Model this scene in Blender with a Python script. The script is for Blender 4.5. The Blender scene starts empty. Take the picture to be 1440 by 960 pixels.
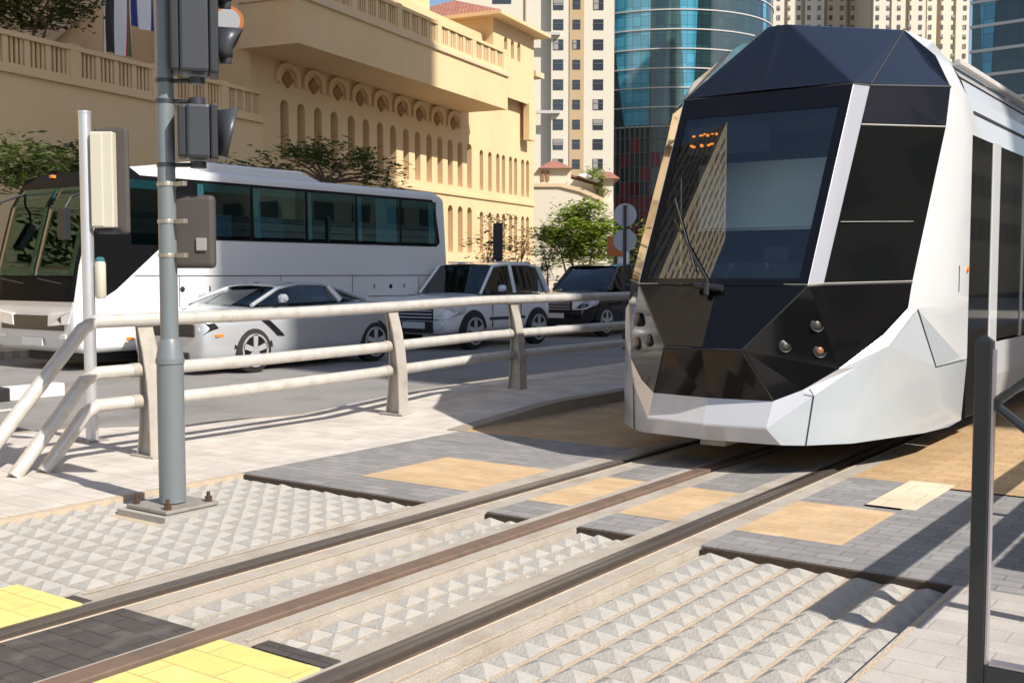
import bpy, bmesh, math, random
from mathutils import Vector, Matrix
R = math.radians
random.seed(7)
sc = bpy.context.scene
col = sc.collection

# ------------------------------------------------------------------ camera, sky, sun
CAMH = 1.47
yaw, pitch = 0.61964, 0.06202
F_PX = 1546.0
fh = Vector((-math.sin(yaw), math.cos(yaw), 0)); rt = Vector((math.cos(yaw), math.sin(yaw), 0))
fw = fh * math.cos(pitch) - Vector((0, 0, 1)) * math.sin(pitch)
up = fh * math.sin(pitch) + Vector((0, 0, 1)) * math.cos(pitch)
cam = bpy.data.cameras.new('camera'); cam.sensor_width = 36; cam.lens = F_PX / 1440 * 36
cam.clip_start = 0.05; cam.clip_end = 4000
co = bpy.data.objects.new('camera', cam); col.objects.link(co)
m = Matrix((rt, up, -fw)).transposed().to_4x4(); m.translation = (0, 0, CAMH); co.matrix_world = m
sc.camera = co
cam.dof.use_dof = True; cam.dof.focus_distance = 8.5; cam.dof.aperture_fstop = 11

SUN = Vector((1.08, -0.14, 1.0)).normalized()
elev = math.asin(SUN.z); azim = math.atan2(SUN.x, SUN.y)
w = bpy.data.worlds.new('World'); sc.world = w; w.use_nodes = True
nt = w.node_tree; bgn = nt.nodes['Background']
sky = nt.nodes.new('ShaderNodeTexSky'); sky.sky_type = 'NISHITA'; sky.sun_disc = False
sky.sun_elevation = elev; sky.sun_rotation = azim; sky.air_density = 1.0; sky.dust_density = 1.2; sky.ozone_density = 1.0
nt.links.new(sky.outputs[0], bgn.inputs[0]); bgn.inputs[1].default_value = 0.10
sun = bpy.data.lights.new('sun', 'SUN'); sun.energy = 4.6; sun.angle = R(0.53); sun.color = (1.0, 0.94, 0.85)
so = bpy.data.objects.new('sun', sun); col.objects.link(so)
so.rotation_euler = SUN.to_track_quat('Z', 'Y').to_euler(); so.location = (20, -10, 30)
sc.view_settings.view_transform = 'Standard'; sc.view_settings.look = 'None'; sc.view_settings.gamma = 1
sc.view_settings.exposure = 0.5
try:
    sc.cycles.max_bounces = 6; sc.cycles.transparent_max_bounces = 12
except Exception: pass

# ------------------------------------------------------------------ helpers
def tag(o, label=None, cat=None, group=None, kind=None):
    if label: o['label'] = label
    if cat: o['category'] = cat
    if group: o['group'] = group
    if kind: o['kind'] = kind
    return o
def empty(name, loc, label, cat, group=None, rz=0):
    o = bpy.data.objects.new(name, None); col.objects.link(o); o.empty_display_size = .2
    o.location = loc; o.rotation_euler = (0, 0, rz); return tag(o, label, cat, group)
def copy_tree(o, parent=None, inv=True):
    c = o.copy(); col.objects.link(c)
    if parent is not None: c.parent = parent
    for ch in list(o.children): copy_tree(ch, c)
    return c

class MB:
    def __init__(s): s.v = []; s.f = []; s.m = []
    def add(s, vs, fs, mat=0):
        b = len(s.v); s.v += [tuple(v) for v in vs]
        for f in fs: s.f.append(tuple(b + i for i in f)); s.m.append(mat)
        return s
    def box(s, x0, x1, y0, y1, z0, z1, mat=0):
        return s.add([(x0,y0,z0),(x1,y0,z0),(x1,y1,z0),(x0,y1,z0),(x0,y0,z1),(x1,y0,z1),(x1,y1,z1),(x0,y1,z1)],
            [(0,3,2,1),(4,5,6,7),(0,1,5,4),(1,2,6,5),(2,3,7,6),(3,0,4,7)], mat)
    def poly(s, pts, mat=0): return s.add(pts, [tuple(range(len(pts)))], mat)
    def prism(s, pts, ext, mat=0):
        n = len(pts); e = Vector(ext); vs = [Vector(p) for p in pts] + [Vector(p) + e for p in pts]
        fs = [tuple(range(n))[::-1], tuple(range(n, 2*n))] + [(i, (i+1) % n, n + (i+1) % n, n + i) for i in range(n)]
        return s.add(vs, fs, mat)
    def loft(s, rings, mat=0, cap=True, closed=True):
        n = len(rings[0]); b = [p for r in rings for p in r]; fs = []
        for k in range(len(rings) - 1):
            for i in range(n if closed else n - 1):
                j = (i + 1) % n; fs.append((k*n+i, k*n+j, (k+1)*n+j, (k+1)*n+i))
        if cap and closed: fs.append(tuple(range(n))[::-1]); fs.append(tuple((len(rings)-1)*n + i for i in range(n)))
        return s.add(b, fs, mat)
    def tube(s, pts, r, n=10, mat=0, cap=True, ry=None):
        pts = [Vector(p) for p in pts]; rings = []; rr = r if isinstance(r, (list, tuple)) else [r]*len(pts)
        for i, p in enumerate(pts):
            d = (pts[min(i+1, len(pts)-1)] - pts[max(i-1, 0)]).normalized()
            a = Vector((0, 0, 1)) if abs(d.z) < .9 else Vector((1, 0, 0))
            u = d.cross(a).normalized(); v = u.cross(d)
            k = 1 if ry is None else ry
            rings.append([p + u*rr[i]*math.cos(t) + v*rr[i]*k*math.sin(t) for t in [2*math.pi*j/n for j in range(n)]])
        return s.loft(rings, mat, cap)
    def disc(s, c, ax, r, t, n=20, mat=0):
        c = Vector(c); a = Vector(ax).normalized(); return s.tube([c - a*t/2, c + a*t/2], r, n, mat)
    def build(s, name, mats, parent=None, smooth=False, bevel=0, seg=2, sub=0, auto=None):
        me = bpy.data.meshes.new(name); me.from_pydata(s.v, [], s.f)
        if not isinstance(mats, (list, tuple)): mats = [mats]
        for mm in mats: me.materials.append(mm)
        for p, k in zip(me.polygons, s.m): p.material_index = k
        bm = bmesh.new(); bm.from_mesh(me)
        if len(s.f) < 60000: bmesh.ops.remove_doubles(bm, verts=bm.verts, dist=1e-5)
        if not getattr(s, 'keepn', False): bmesh.ops.recalc_face_normals(bm, faces=bm.faces)
        bm.to_mesh(me); bm.free()
        o = bpy.data.objects.new(name, me); col.objects.link(o)
        if parent is not None: o.parent = parent
        if bevel:
            b = o.modifiers.new('bevel', 'BEVEL'); b.width = bevel; b.segments = seg; b.limit_method = 'ANGLE'; b.angle_limit = R(35)
        if sub:
            b = o.modifiers.new('sub', 'SUBSURF'); b.levels = sub; b.render_levels = sub
        if smooth or auto:
            for p in me.polygons: p.use_smooth = True
            if auto:
                bm = bmesh.new(); bm.from_mesh(me)
                for e in bm.edges:
                    if len(e.link_faces) == 2 and e.calc_face_angle(0) > R(auto): e.smooth = False
                bm.to_mesh(me); bm.free()
        return o

# ------------------------------------------------------------------ materials
def mat(name, c, rough=.6, metal=0, var=.08, scale=6, bump=0, bscale=40, coat=0, spec=.5, dirt=None, dscale=1.5):
    m = bpy.data.materials.new(name); m.use_nodes = True; n = m.node_tree.nodes; l = m.node_tree.links
    b = n['Principled BSDF']; b.inputs['Roughness'].default_value = rough; b.inputs['Metallic'].default_value = metal
    b.inputs['Coat Weight'].default_value = coat; b.inputs['Coat Roughness'].default_value = .03
    b.inputs['Specular IOR Level'].default_value = spec
    tc = n.new('ShaderNodeTexCoord')
    ns = n.new('ShaderNodeTexNoise'); ns.inputs['Scale'].default_value = scale; ns.inputs['Detail'].default_value = 6
    l.new(tc.outputs['Object'], ns.inputs['Vector'])
    mx = n.new('ShaderNodeMix'); mx.data_type = 'RGBA'
    mx.inputs[6].default_value = (*[max(0, k*(1-var)) for k in c], 1); mx.inputs[7].default_value = (*[min(1, k*(1+var)) for k in c], 1)
    l.new(ns.outputs['Fac'], mx.inputs[0]); out = mx.outputs[2]
    if dirt:
        n2 = n.new('ShaderNodeTexNoise'); n2.inputs['Scale'].default_value = dscale; n2.inputs['Detail'].default_value = 8; n2.inputs['Roughness'].default_value = .65
        l.new(tc.outputs['Object'], n2.inputs['Vector'])
        rp = n.new('ShaderNodeValToRGB'); rp.color_ramp.elements[0].position = .48; rp.color_ramp.elements[1].position = .68
        rp.color_ramp.elements[1].color = (dirt[3],)*3 + (1,)
        l.new(n2.outputs['Fac'], rp.inputs[0])
        m2 = n.new('ShaderNodeMix'); m2.data_type = 'RGBA'; l.new(rp.outputs[0], m2.inputs[0]); l.new(out, m2.inputs[6]); m2.inputs[7].default_value = (*dirt[:3], 1)
        out = m2.outputs[2]
    l.new(out, b.inputs['Base Color'])
    if bump:
        n3 = n.new('ShaderNodeTexNoise'); n3.inputs['Scale'].default_value = bscale; n3.inputs['Detail'].default_value = 5
        l.new(tc.outputs['Object'], n3.inputs['Vector'])
        bp = n.new('ShaderNodeBump'); bp.inputs['Strength'].default_value = bump; bp.inputs['Distance'].default_value = .02
        l.new(n3.outputs['Fac'], bp.inputs['Height']); l.new(bp.outputs[0], b.inputs['Normal'])
    return m
def brick(name, c1, c2, mortar, bw, bh, rough=.8, msize=.006, rot=0, bump=.25, dirt=None, offset=.5, loc=(0,0,0)):
    m = bpy.data.materials.new(name); m.use_nodes = True; n = m.node_tree.nodes; l = m.node_tree.links
    b = n['Principled BSDF']; b.inputs['Roughness'].default_value = rough; b.inputs['Specular IOR Level'].default_value = .35
    tc = n.new('ShaderNodeTexCoord'); mp = n.new('ShaderNodeMapping'); mp.inputs['Rotation'].default_value = rot if isinstance(rot, tuple) else (0, 0, rot)
    mp.inputs['Location'].default_value = loc
    l.new(tc.outputs['Object'], mp.inputs[0])
    br = n.new('ShaderNodeTexBrick'); br.inputs['Scale'].default_value = 1; br.inputs['Brick Width'].default_value = bw; br.inputs['Row Height'].default_value = bh
    br.inputs['Mortar Size'].default_value = msize; br.inputs['Mortar Smooth'].default_value = .3; br.offset = offset
    br.inputs['Color1'].default_value = (*c1, 1); br.inputs['Color2'].default_value = (*c2, 1); br.inputs['Mortar'].default_value = (*mortar, 1)
    l.new(mp.outputs[0], br.inputs['Vector']); out = br.outputs['Color']
    ns = n.new('ShaderNodeTexNoise'); ns.inputs['Scale'].default_value = 2.3; ns.inputs['Detail'].default_value = 9; ns.inputs['Roughness'].default_value = .7
    l.new(tc.outputs['Object'], ns.inputs['Vector'])
    rp = n.new('ShaderNodeValToRGB'); rp.color_ramp.elements[0].position = .3; rp.color_ramp.elements[0].color = (.72, .7, .68, 1); rp.color_ramp.elements[1].position = .7; rp.color_ramp.elements[1].color = (1.08, 1.06, 1.04, 1)
    l.new(ns.outputs['Fac'], rp.inputs[0])
    mu = n.new('ShaderNodeMix'); mu.data_type = 'RGBA'; mu.blend_type = 'MULTIPLY'; mu.inputs[0].default_value = .8
    l.new(out, mu.inputs[6]); l.new(rp.outputs[0], mu.inputs[7]); out = mu.outputs[2]
    if dirt:
        n2 = n.new('ShaderNodeTexNoise'); n2.inputs['Scale'].default_value = dirt[4]; n2.inputs['Detail'].default_value = 7
        l.new(tc.outputs['Object'], n2.inputs['Vector'])
        r2 = n.new('ShaderNodeValToRGB'); r2.color_ramp.elements[0].position = .5; r2.color_ramp.elements[1].position = .72; r2.color_ramp.elements[1].color = (dirt[3],)*3 + (1,)
        l.new(n2.outputs['Fac'], r2.inputs[0]); m2 = n.new('ShaderNodeMix'); m2.data_type = 'RGBA'
        l.new(r2.outputs[0], m2.inputs[0]); l.new(out, m2.inputs[6]); m2.inputs[7].default_value = (*dirt[:3], 1); out = m2.outputs[2]
    l.new(out, b.inputs['Base Color'])
    n3 = n.new('ShaderNodeTexNoise'); n3.inputs['Scale'].default_value = 60; n3.inputs['Detail'].default_value = 4
    l.new(tc.outputs['Object'], n3.inputs['Vector'])
    ad = n.new('ShaderNodeMath'); ad.operation = 'MULTIPLY_ADD'; ad.inputs[1].default_value = -1.0
    l.new(br.outputs['Fac'], ad.inputs[0]); l.new(n3.outputs['Fac'], ad.inputs[2])
    bp = n.new('ShaderNodeBump'); bp.inputs['Strength'].default_value = bump; bp.inputs['Distance'].default_value = .012
    l.new(ad.outputs[0], bp.inputs['Height']); l.new(bp.outputs[0], b.inputs['Normal'])
    return m
def glass(name, tint, refl=.06, rough=.0, k=1.0):
    m = bpy.data.materials.new(name); m.use_nodes = True; n = m.node_tree.nodes; l = m.node_tree.links
    n.remove(n['Principled BSDF']); o = n['Material Output']
    t = n.new('ShaderNodeBsdfTransparent'); t.inputs[0].default_value = (*tint, 1)
    g = n.new('ShaderNodeBsdfGlossy'); g.inputs['Roughness'].default_value = rough; g.inputs[0].default_value = (.95, 1, 1, 1)
    fr = n.new('ShaderNodeFresnel'); fr.inputs[0].default_value = 1.5
    ad = n.new('ShaderNodeMath'); ad.operation = 'MULTIPLY_ADD'; ad.inputs[1].default_value = k; ad.inputs[2].default_value = refl; ad.use_clamp = True
    l.new(fr.outputs[0], ad.inputs[0]); mx = n.new('ShaderNodeMixShader')
    l.new(ad.outputs[0], mx.inputs[0]); l.new(t.outputs[0], mx.inputs[1]); l.new(g.outputs[0], mx.inputs[2]); l.new(mx.outputs[0], o.inputs[0])
    return m
def emis(name, c, s):
    m = bpy.data.materials.new(name); m.use_nodes = True; b = m.node_tree.nodes['Principled BSDF']
    b.inputs['Base Color'].default_value = (*c, 1); b.inputs['Emission Color'].default_value = (*c, 1); b.inputs['Emission Strength'].default_value = s
    return m
M = {}
M['ground'] = mat('dusty ground', (.15,.135,.115), .95, bump=.3, scale=.5)
M['asphalt'] = mat('pale worn asphalt', (.25,.24,.23), .92, var=.12, scale=1.2, bump=.5, bscale=90, dirt=(.13,.125,.12,.6), dscale=.8)
M['pave'] = brick('pale concrete pavers', (.64,.60,.55), (.57,.53,.485), (.45,.41,.36), .4, .2, msize=.006, bump=.25, dirt=(.34,.31,.27,.5,3))
M['pave_right'] = brick('buff grey pavers', (.50,.47,.44), (.44,.41,.385), (.36,.33,.29), .3, .15, msize=.004, bump=.2)
M['dark'] = brick('dark grey pavers', (.31,.305,.305), (.23,.232,.238), (.19,.18,.165), .2, .1, msize=.006, rough=.72, dirt=(.24,.22,.2,.5,5))
M['slab'] = brick('black track slab', (.085,.077,.075), (.072,.066,.064), (.05,.046,.043), .2, .1, msize=.006, rough=.7, dirt=(.16,.14,.13,.6,7))
M['orange'] = brick('ochre pavers', (.62,.45,.27), (.54,.38,.22), (.46,.34,.22), .2, .1, msize=.004, bump=.2, dirt=(.42,.33,.24,.4,4))
M['tan'] = brick('tan pavers', (.56,.385,.21), (.48,.32,.165), (.36,.25,.15), .22, .11, msize=.006, bump=.25, dirt=(.36,.26,.17,.5,3))
M['cream'] = brick('cream pavers', (.72,.62,.46), (.68,.58,.42), (.5,.4,.3), .3, .3, msize=.004)
M['yellow'] = brick('yellow tactile pavers', (.80,.72,.27), (.74,.66,.22), (.55,.46,.18), .45, .15, msize=.005, rough=.6, dirt=(.5,.42,.2,.35,9))
M['pyr'] = mat('weathered concrete pyramids', (.35,.335,.31), .9, var=.18, scale=14, bump=.35, bscale=70, dirt=(.44,.38,.31,.45), dscale=5)
M['sandy'] = mat('sand filled joint', (.48,.39,.29), .95, var=.2, scale=20, bump=.5, bscale=80)
M['conc'] = mat('rail bed concrete', (.40,.36,.31), .85, var=.16, scale=8, bump=.3, bscale=90, dirt=(.26,.20,.15,.65), dscale=3)
M['rubber'] = mat('black rail boot', (.035,.03,.028), .6, var=.3, scale=12)
M['rust'] = mat('rusty rail side', (.14,.095,.07), .6, metal=.3, var=.3, scale=14, bump=.2, dirt=(.24,.17,.12,.6), dscale=9)
M['steel'] = mat('polished rail top', (.20,.165,.14), .35, metal=.6, var=.15, scale=20)
M['railhead'] = mat('worn rail head', (.34,.30,.27), .28, metal=.9, var=.25, scale=5)
M['aps'] = mat('brown power rail', (.17,.115,.085), .6, var=.2, scale=10, dirt=(.09,.075,.06,.7), dscale=4)
M['joint'] = mat('painted step shade', (.07,.05,.035), .95, var=.3, scale=14)  # dark colour for the shaded face of the paving step
M['kerbst'] = mat('kerb stone', (.30,.25,.2), .9, var=.15, bump=.3)
M['paintw'] = mat('road paint', (.72,.70,.66), .7, dirt=(.4,.38,.35,.6), dscale=6)
M['black'] = mat('black paint', (.02,.02,.02), .5)
M['fence'] = mat('off white railing paint', (.54,.52,.485), .42, metal=.2, var=.12, scale=10, bump=.06, dirt=(.40,.34,.26,.6), dscale=7)
M['post'] = mat('warm grey post paint', (.42,.385,.34), .55, metal=.15, var=.1, dirt=(.28,.24,.19,.6), dscale=5)
M['pole'] = mat('grey signal pole paint', (.155,.178,.19), .4, var=.05, scale=5, coat=.2)
M['polew'] = mat('brushed aluminium pole', (.66,.67,.70), .35, metal=.7, var=.06)
M['bolt'] = mat('rusty bolts', (.10,.06,.04), .7, metal=.5)
M['plate'] = mat('galvanised plate', (.34,.33,.31), .6, metal=.4, dirt=(.3,.2,.13,.7), dscale=9)
M['sigblk'] = mat('black signal housing', (.016,.018,.022), .45, var=.1)
M['siggrey'] = mat('grey signal housing', (.034,.038,.048), .4, var=.08)
M['sigcream'] = mat('cream housing', (.52,.49,.40), .5, var=.05)
M['sigbrown'] = mat('dark brown housing', (.065,.055,.05), .6, var=.1)
M['band'] = mat('steel strap', (.42,.38,.33), .45, metal=.8)
M['white'] = mat('white vehicle paint', (.74,.745,.75), .28, var=.015, coat=.6)
M['tramwhite'] = mat('white tram paint', (.58,.59,.605), .25, var=.02, coat=.7)
M['tramwhite_shade'] = mat('shaded white tram paint', (.46,.50,.53), .3, metal=.15, var=.02, coat=.8)  # white tram paint with shade and ground reflection of downward faces painted in
M['trambumper'] = mat('silver bumper paint', (.58,.59,.62), .28, metal=.25, var=.02, coat=.6)
M['tramnavy'] = mat('navy black gloss paint', (.009,.011,.019), .12, var=.1, coat=.8, spec=.5)
M['tramblk'] = mat('black gloss nose paint', (.005,.005,.006), .1, var=.1, coat=.12, spec=.35)
M['chrome'] = mat('satin metal pillar', (.60,.62,.70), .25, metal=.6, var=.03)
M['seam'] = mat('dark seam', (.03,.03,.032), .6)
M['glassws'] = glass('teal windscreen glass', (.95,1,.98), .085)
M['glassdark'] = mat('very dark tinted glass', (.006,.007,.007), .04, var=.05, spec=.2)
M['glasscar'] = glass('car glass', (.09,.11,.11), .06)
M['busblk'] = mat('satin black panel', (.006,.006,.007), .3, var=.1, spec=.25)
M['busmatt'] = mat('matt black front', (.005,.005,.006), .6, var=.1, spec=.08)
M['glassbusf'] = glass('dark coach windscreen', (.35,.5,.48), .0, k=.3)
M['glassbus'] = glass('bus teal glass', (.55,.72,.74), .0, k=.35)
M['tealband'] = mat('teal sun band', (.03,.14,.16), .15, coat=.5)
M['interior'] = mat('dark interior', (.03,.033,.035), .7)
M['cabreflection'] = mat('cab wall painted as reflection', (.86,.93,.88), .5)  # pale colour imitates the sky mirrored in the windscreen
M['seat'] = mat('blue seat cloth', (.05,.14,.20), .9)
M['curtain'] = mat('pale teal curtain', (.36,.52,.55), .9, var=.1)
M['amber'] = emis('amber led', (1, .30, .02), .75)
M['orangelens'] = mat('orange lens', (.85,.24,.03), .2, coat=.7)
M['redlens'] = mat('red lens', (.4,.02,.02), .2, coat=.7)
M['lamp'] = mat('clear lamp lens', (.75,.76,.78), .15, metal=.1, coat=.8)
M['lampdark'] = mat('lamp bowl', (.012,.012,.012), .35, coat=.2)
M['lampglass'] = mat('dim lamp glass', (.05,.046,.035), .35, metal=.1, coat=.15)
M['lampamber'] = mat('amber lamp glass', (.22,.09,.03), .35, metal=.1, coat=.15)
M['tyre'] = mat('tyre rubber', (.02,.02,.02), .85)
M['rim'] = mat('silver wheel rim', (.66,.67,.69), .3, metal=.5)
M['silver'] = mat('silver car paint', (.54,.555,.58), .26, metal=.35, var=.02, coat=.8)
M['carwhite'] = mat('pearl white car paint', (.76,.78,.80), .25, var=.02, coat=.8)
M['carblack'] = mat('black car paint', (.012,.012,.014), .18, var=.05, coat=1)
M['numplate'] = mat('number plate', (.62,.63,.62), .5)
M['wall'] = mat('sand coloured render', (.69,.505,.29), .92, var=.05, scale=.7, bump=.12, bscale=20, dirt=(.52,.35,.17,.35), dscale=.35)
M['trim'] = mat('pale sand stone trim', (.66,.50,.33), .9, var=.06, scale=1)
M['niche'] = mat('ochre niche fill', (.36,.20,.08), .9, var=.1, scale=2)
M['lattice'] = mat('brown lattice', (.30,.165,.07), .85, var=.2, scale=8)
M['slot_shade'] = mat('dark brown infill', (.20,.12,.055), .9, var=.2, scale=3)  # brown for the painted shade between balusters
M['recess'] = mat('dark opening', (.06,.04,.025), .9)
M['tile'] = brick('terracotta roof tiles', (.52,.24,.17), (.42,.18,.13), (.22,.1,.08), .25, .3, msize=.03, bump=.5)
M['tower'] = mat('cream tower render', (.66,.60,.49), .9, var=.03, scale=.1)
M['towerd'] = mat('ochre tower render', (.50,.36,.21), .9, var=.04, scale=.1)
M['towerf'] = mat('far tower render', (.58,.47,.335), .9, var=.04, scale=.1)
M['win'] = mat('dark window glass', (.035,.042,.055), .12, var=.2, scale=.3, coat=.5)
M['winf'] = mat('far window glass', (.10,.085,.08), .3, var=.2, scale=.3)
M['bandm'] = mat('pale floor band', (.52,.50,.48), .5)
M['maroon'] = mat('maroon panel', (.20,.025,.035), .4)
M['mullion'] = mat('grey mullion', (.13,.14,.135), .5)
M['pod'] = mat('dark podium glass', (.03,.045,.045), .15, coat=.5, var=.3, scale=.4)
M['bark'] = mat('grey brown bark', (.14,.10,.07), .9, var=.3, scale=12, bump=.5)
M['red'] = mat('flag red', (.55,.02,.03), .8); M['green'] = mat('flag green', (.02,.20,.06), .8)
M['fwhite'] = mat('flag white', (.75,.75,.78), .8); M['fblack'] = mat('flag black', (.03,.025,.03), .8); M['fblue'] = mat('flag navy', (.03,.04,.20), .8)
M['signback'] = mat('grey sign back', (.42,.43,.46), .5, metal=.2)
M['signorange'] = mat('orange brown sign', (.45,.15,.04), .6)
M['gate'] = mat('charcoal gate paint', (.018,.022,.024), .38, var=.12, coat=.3)
M['gateedge'] = mat('aluminium edge strip', (.50,.46,.50), .35, metal=.8)
def leafmat(name, c):
    m = bpy.data.materials.new(name); m.use_nodes = True; n = m.node_tree.nodes; l = m.node_tree.links
    b = n['Principled BSDF']; b.inputs['Roughness'].default_value = .6; b.inputs['Specular IOR Level'].default_value = .3
    tc = n.new('ShaderNodeTexCoord'); ns = n.new('ShaderNodeTexNoise'); ns.inputs['Scale'].default_value = 1.7; ns.inputs['Detail'].default_value = 8
    l.new(tc.outputs['Object'], ns.inputs['Vector']); rp = n.new('ShaderNodeValToRGB')
    rp.color_ramp.elements[0].position = .3; rp.color_ramp.elements[0].color = (*[k*.55 for k in c], 1)
    rp.color_ramp.elements[1].position = .72; rp.color_ramp.elements[1].color = (c[0]*1.7, c[1]*1.45, c[2]*1.1, 1)
    l.new(ns.outputs['Fac'], rp.inputs[0]); l.new(rp.outputs[0], b.inputs['Base Color'])
    tr = n.new('ShaderNodeBsdfTranslucent'); l.new(rp.outputs[0], tr.inputs[0]); mx = n.new('ShaderNodeMixShader'); mx.inputs[0].default_value = .35
    o = n['Material Output']; l.new(b.outputs[0], mx.inputs[1]); l.new(tr.outputs[0], mx.inputs[2]); l.new(mx.outputs[0], o.inputs[0])
    return m
M['leaf'] = leafmat('bright green leaves', (.22,.33,.05)); M['leafd'] = leafmat('dark green leaves', (.075,.12,.035)); M['leafy'] = leafmat('yellow green leaves', (.32,.36,.07))

# ------------------------------------------------------------------ the ground
def struct(mb, name, ma, **k): return tag(mb.build(name, ma, **k), kind='structure')
ROAD = -.12
struct(MB().poly([(-1500,-600,-.2),(900,-600,-.2),(900,2500,-.2),(-1500,2500,-.2)]), 'ground', M['ground'])
struct(MB().poly([(-25,-40,ROAD),(-8.2,-40,ROAD),(-8.2,160,ROAD),(-25,160,ROAD)]), 'road', M['asphalt'])
lm = MB()
for k in range(-3, 30): lm.box(-12.25,-12.12,k*5.,k*5.+2.2,ROAD-.01,ROAD+.004)
struct(lm, 'road_marking', M['paintw'])
# far pavement in front of the sand building
struct(MB().box(-31,-19.5,-30,160,-.3,.02), 'far_pavement', M['pave_right'])
# pavement strip under the railing: rises a little behind y=8
edge = [(-10.6,-8),(-10.0,3),(-9.75,5.0),(-9.4,6.0),(-8.75,6.75),(-8.4,8.0),(-8.3,9.6),(-8.3,60)]
def zr(y): return 0 if y < 8 else min(.11, .11*(y-8)/1.6)
pm = MB(); P = []
for i, (x, y) in enumerate(edge): P.append((x, y))
rows = [(-10.6,-8),(-10.0,3),(-9.75,5.0),(-9.4,6.0),(-8.75,6.75),(-8.4,8.0),(-8.3,9.6),(-8.3,60)]
for a, b in zip(rows[:-1], rows[1:]):
    xa, xb = -6.30, -6.30
    pm.poly([(a[0],a[1],zr(a[1])),(xa,a[1],zr(a[1])),(xb,b[1],zr(b[1])),(b[0],b[1],zr(b[1]))])
    pm.poly([(a[0],a[1],-.2),(a[0],a[1],zr(a[1])),(b[0],b[1],zr(b[1])),(b[0],b[1],-.2)])
struct(pm, 'pavement', M['pave'])
km = MB()
for a, b in zip(rows[:-1], rows[1:]):   # kerb stone along the road side
    km.prism([(a[0]-.14,a[1],-.2),(a[0]-.001,a[1],-.2),(b[0]-.001,b[1],-.2),(b[0]-.14,b[1],-.2)], (0,0,.2+zr(a[1])-.004))
struct(km, 'kerb', M['kerbst'], bevel=.01)
tk = MB()
for ya, yb in [(8,9.6),(9.6,60)]:
    tk.poly([(-6.299,ya,-.1),(-6.299,ya,zr(ya)),(-6.299,yb,zr(yb)),(-6.299,yb,-.1)])
    tk.prism([(-6.46,ya,zr(ya)+.001),(-6.295,ya,zr(ya)+.001),(-6.295,yb,zr(yb)+.001),(-6.46,yb,zr(yb)+.001)],(0,0,.006))
struct(tk, 'track_kerb', M['kerbst'])
# strips of concrete round the three rails
XC = -3.535
S1, S2, S3 = (-4.50,-4.03), (-3.70,-3.36), (-2.98,-2.58)
def bed(mb, x0, x1, y0, y1, zt=0.0): mb.box(x0, x1, y0, y1, -.19, zt)
cb = MB(); YN, YF = -6, 70
for (a, b), (l, r) in (((S1),(-4.33,-4.17)), ((S2),(-3.64,-3.48)), ((S3),(-2.87,-2.71))):
    bed(cb, a, l, YN, YF, .0); bed(cb, r, b, YN, YF, .0)
struct(cb, 'rail_bed', M['conc'])
rb = MB()
for l, r in ((-4.33,-4.17),(-3.64,-3.48),(-2.87,-2.71)): rb.box(l, r, YN, YF, -.19, -.035)
struct(rb, 'rail_trough', M['rubber'])
def paving(name, key, rects, zt=0.0):
    b = MB()
    for x0, x1, y0, y1 in rects: b.box(x0, x1, y0, y1, -.19, zt)
    return struct(b, name, M[key])
paving('dark_paving', 'dark', [(-6.3,-5.5,5.38,8.05),(-5.5,-4.50,5.38,5.82),(-5.5,-4.50,6.82,7.0),(-5.5,-4.50,7.0,8.05),
    (-4.03,-3.70,5.38,5.82),(-4.03,-3.70,6.82,8.0),(-3.36,-2.98,5.38,5.82),(-3.36,-2.98,6.82,8.0),
    (-2.58,-1.96,5.38,5.82),(-1.96,-.9,5.38,6.9),(-2.19,-1.96,6.96,6.961),(-2.58,-1.96,6.82,6.96),(-2.58,-2.19,6.96,7.85),(-1.88,-.9,6.9,7.75),(-2.19,-1.88,6.9,6.96),(-1.88,-.9,7.75,7.80)])
struct(MB().box(-6.28,-4.51,5.355,5.378,-.19,-.004).box(-4.02,-3.71,5.355,5.378,-.19,-.004).box(-3.36,-2.99,5.355,5.378,-.19,-.004).box(-2.56,-1.28,5.355,5.378,-.19,-.004), 'step_shade', M['joint'])  # dark strips paint the shade on the step down to the pyramids
paving('ochre_paving', 'orange', [(-5.5,-4.50,5.82,6.82),(-4.03,-3.70,5.82,6.82),(-3.36,-2.98,5.82,6.82),(-2.58,-1.96,5.82,6.82)])
paving('cream_paving', 'cream', [(-2.19,-1.88,6.96,7.95)])
paving('track_paving', 'tan', [(-6.3,-4.50,8.05,YF),(-4.03,-3.70,8.0,YF),(-3.36,-2.98,8.0,YF),(-2.58,-2.19,7.85,YF),(-2.19,-1.88,7.95,YF),(-1.88,-.9,7.75,YF),(-.9,2.4,7.9,YF)])
paving('right_pavement', 'pave_right', [(-1.27,-.9,-3,5.38),(-.9,12,-8,7.9),(2.4,12,7.9,YF)])
struct(MB().box(-4.145,-3.655,-6,2.87,-.001,.005), 'track_slab', M['slab'])
paving('track_slab', 'slab', [(-4.03,-3.70,-6,2.87),(-2.58,-2.2,-6,2.62),(-6.3,-4.86,-6,2.72)])
paving('crossing_slab', 'slab', [(-2.2,-1.27,-6,1.9)])
paving('yellow_paving', 'yellow', [(-4.86,-4.50,-6,2.80),(-3.36,-2.98,-6,2.82)], .006)
# yellow tactile slab reaches over the edges of the bed: a thin mat
struct(MB().box(-4.86,-4.34,-6,2.80,-.001,.010).box(-3.46,-2.90,-6,2.84,-.001,.010), 'yellow_tactile_mat', M['yellow'], bevel=.003)
struct(MB().box(-4.50,-4.36,2.801,2.86,0,.004).box(-3.3,-2.9,2.86,2.95,.0,.006), 'slab_edge', M['slab'])
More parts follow.
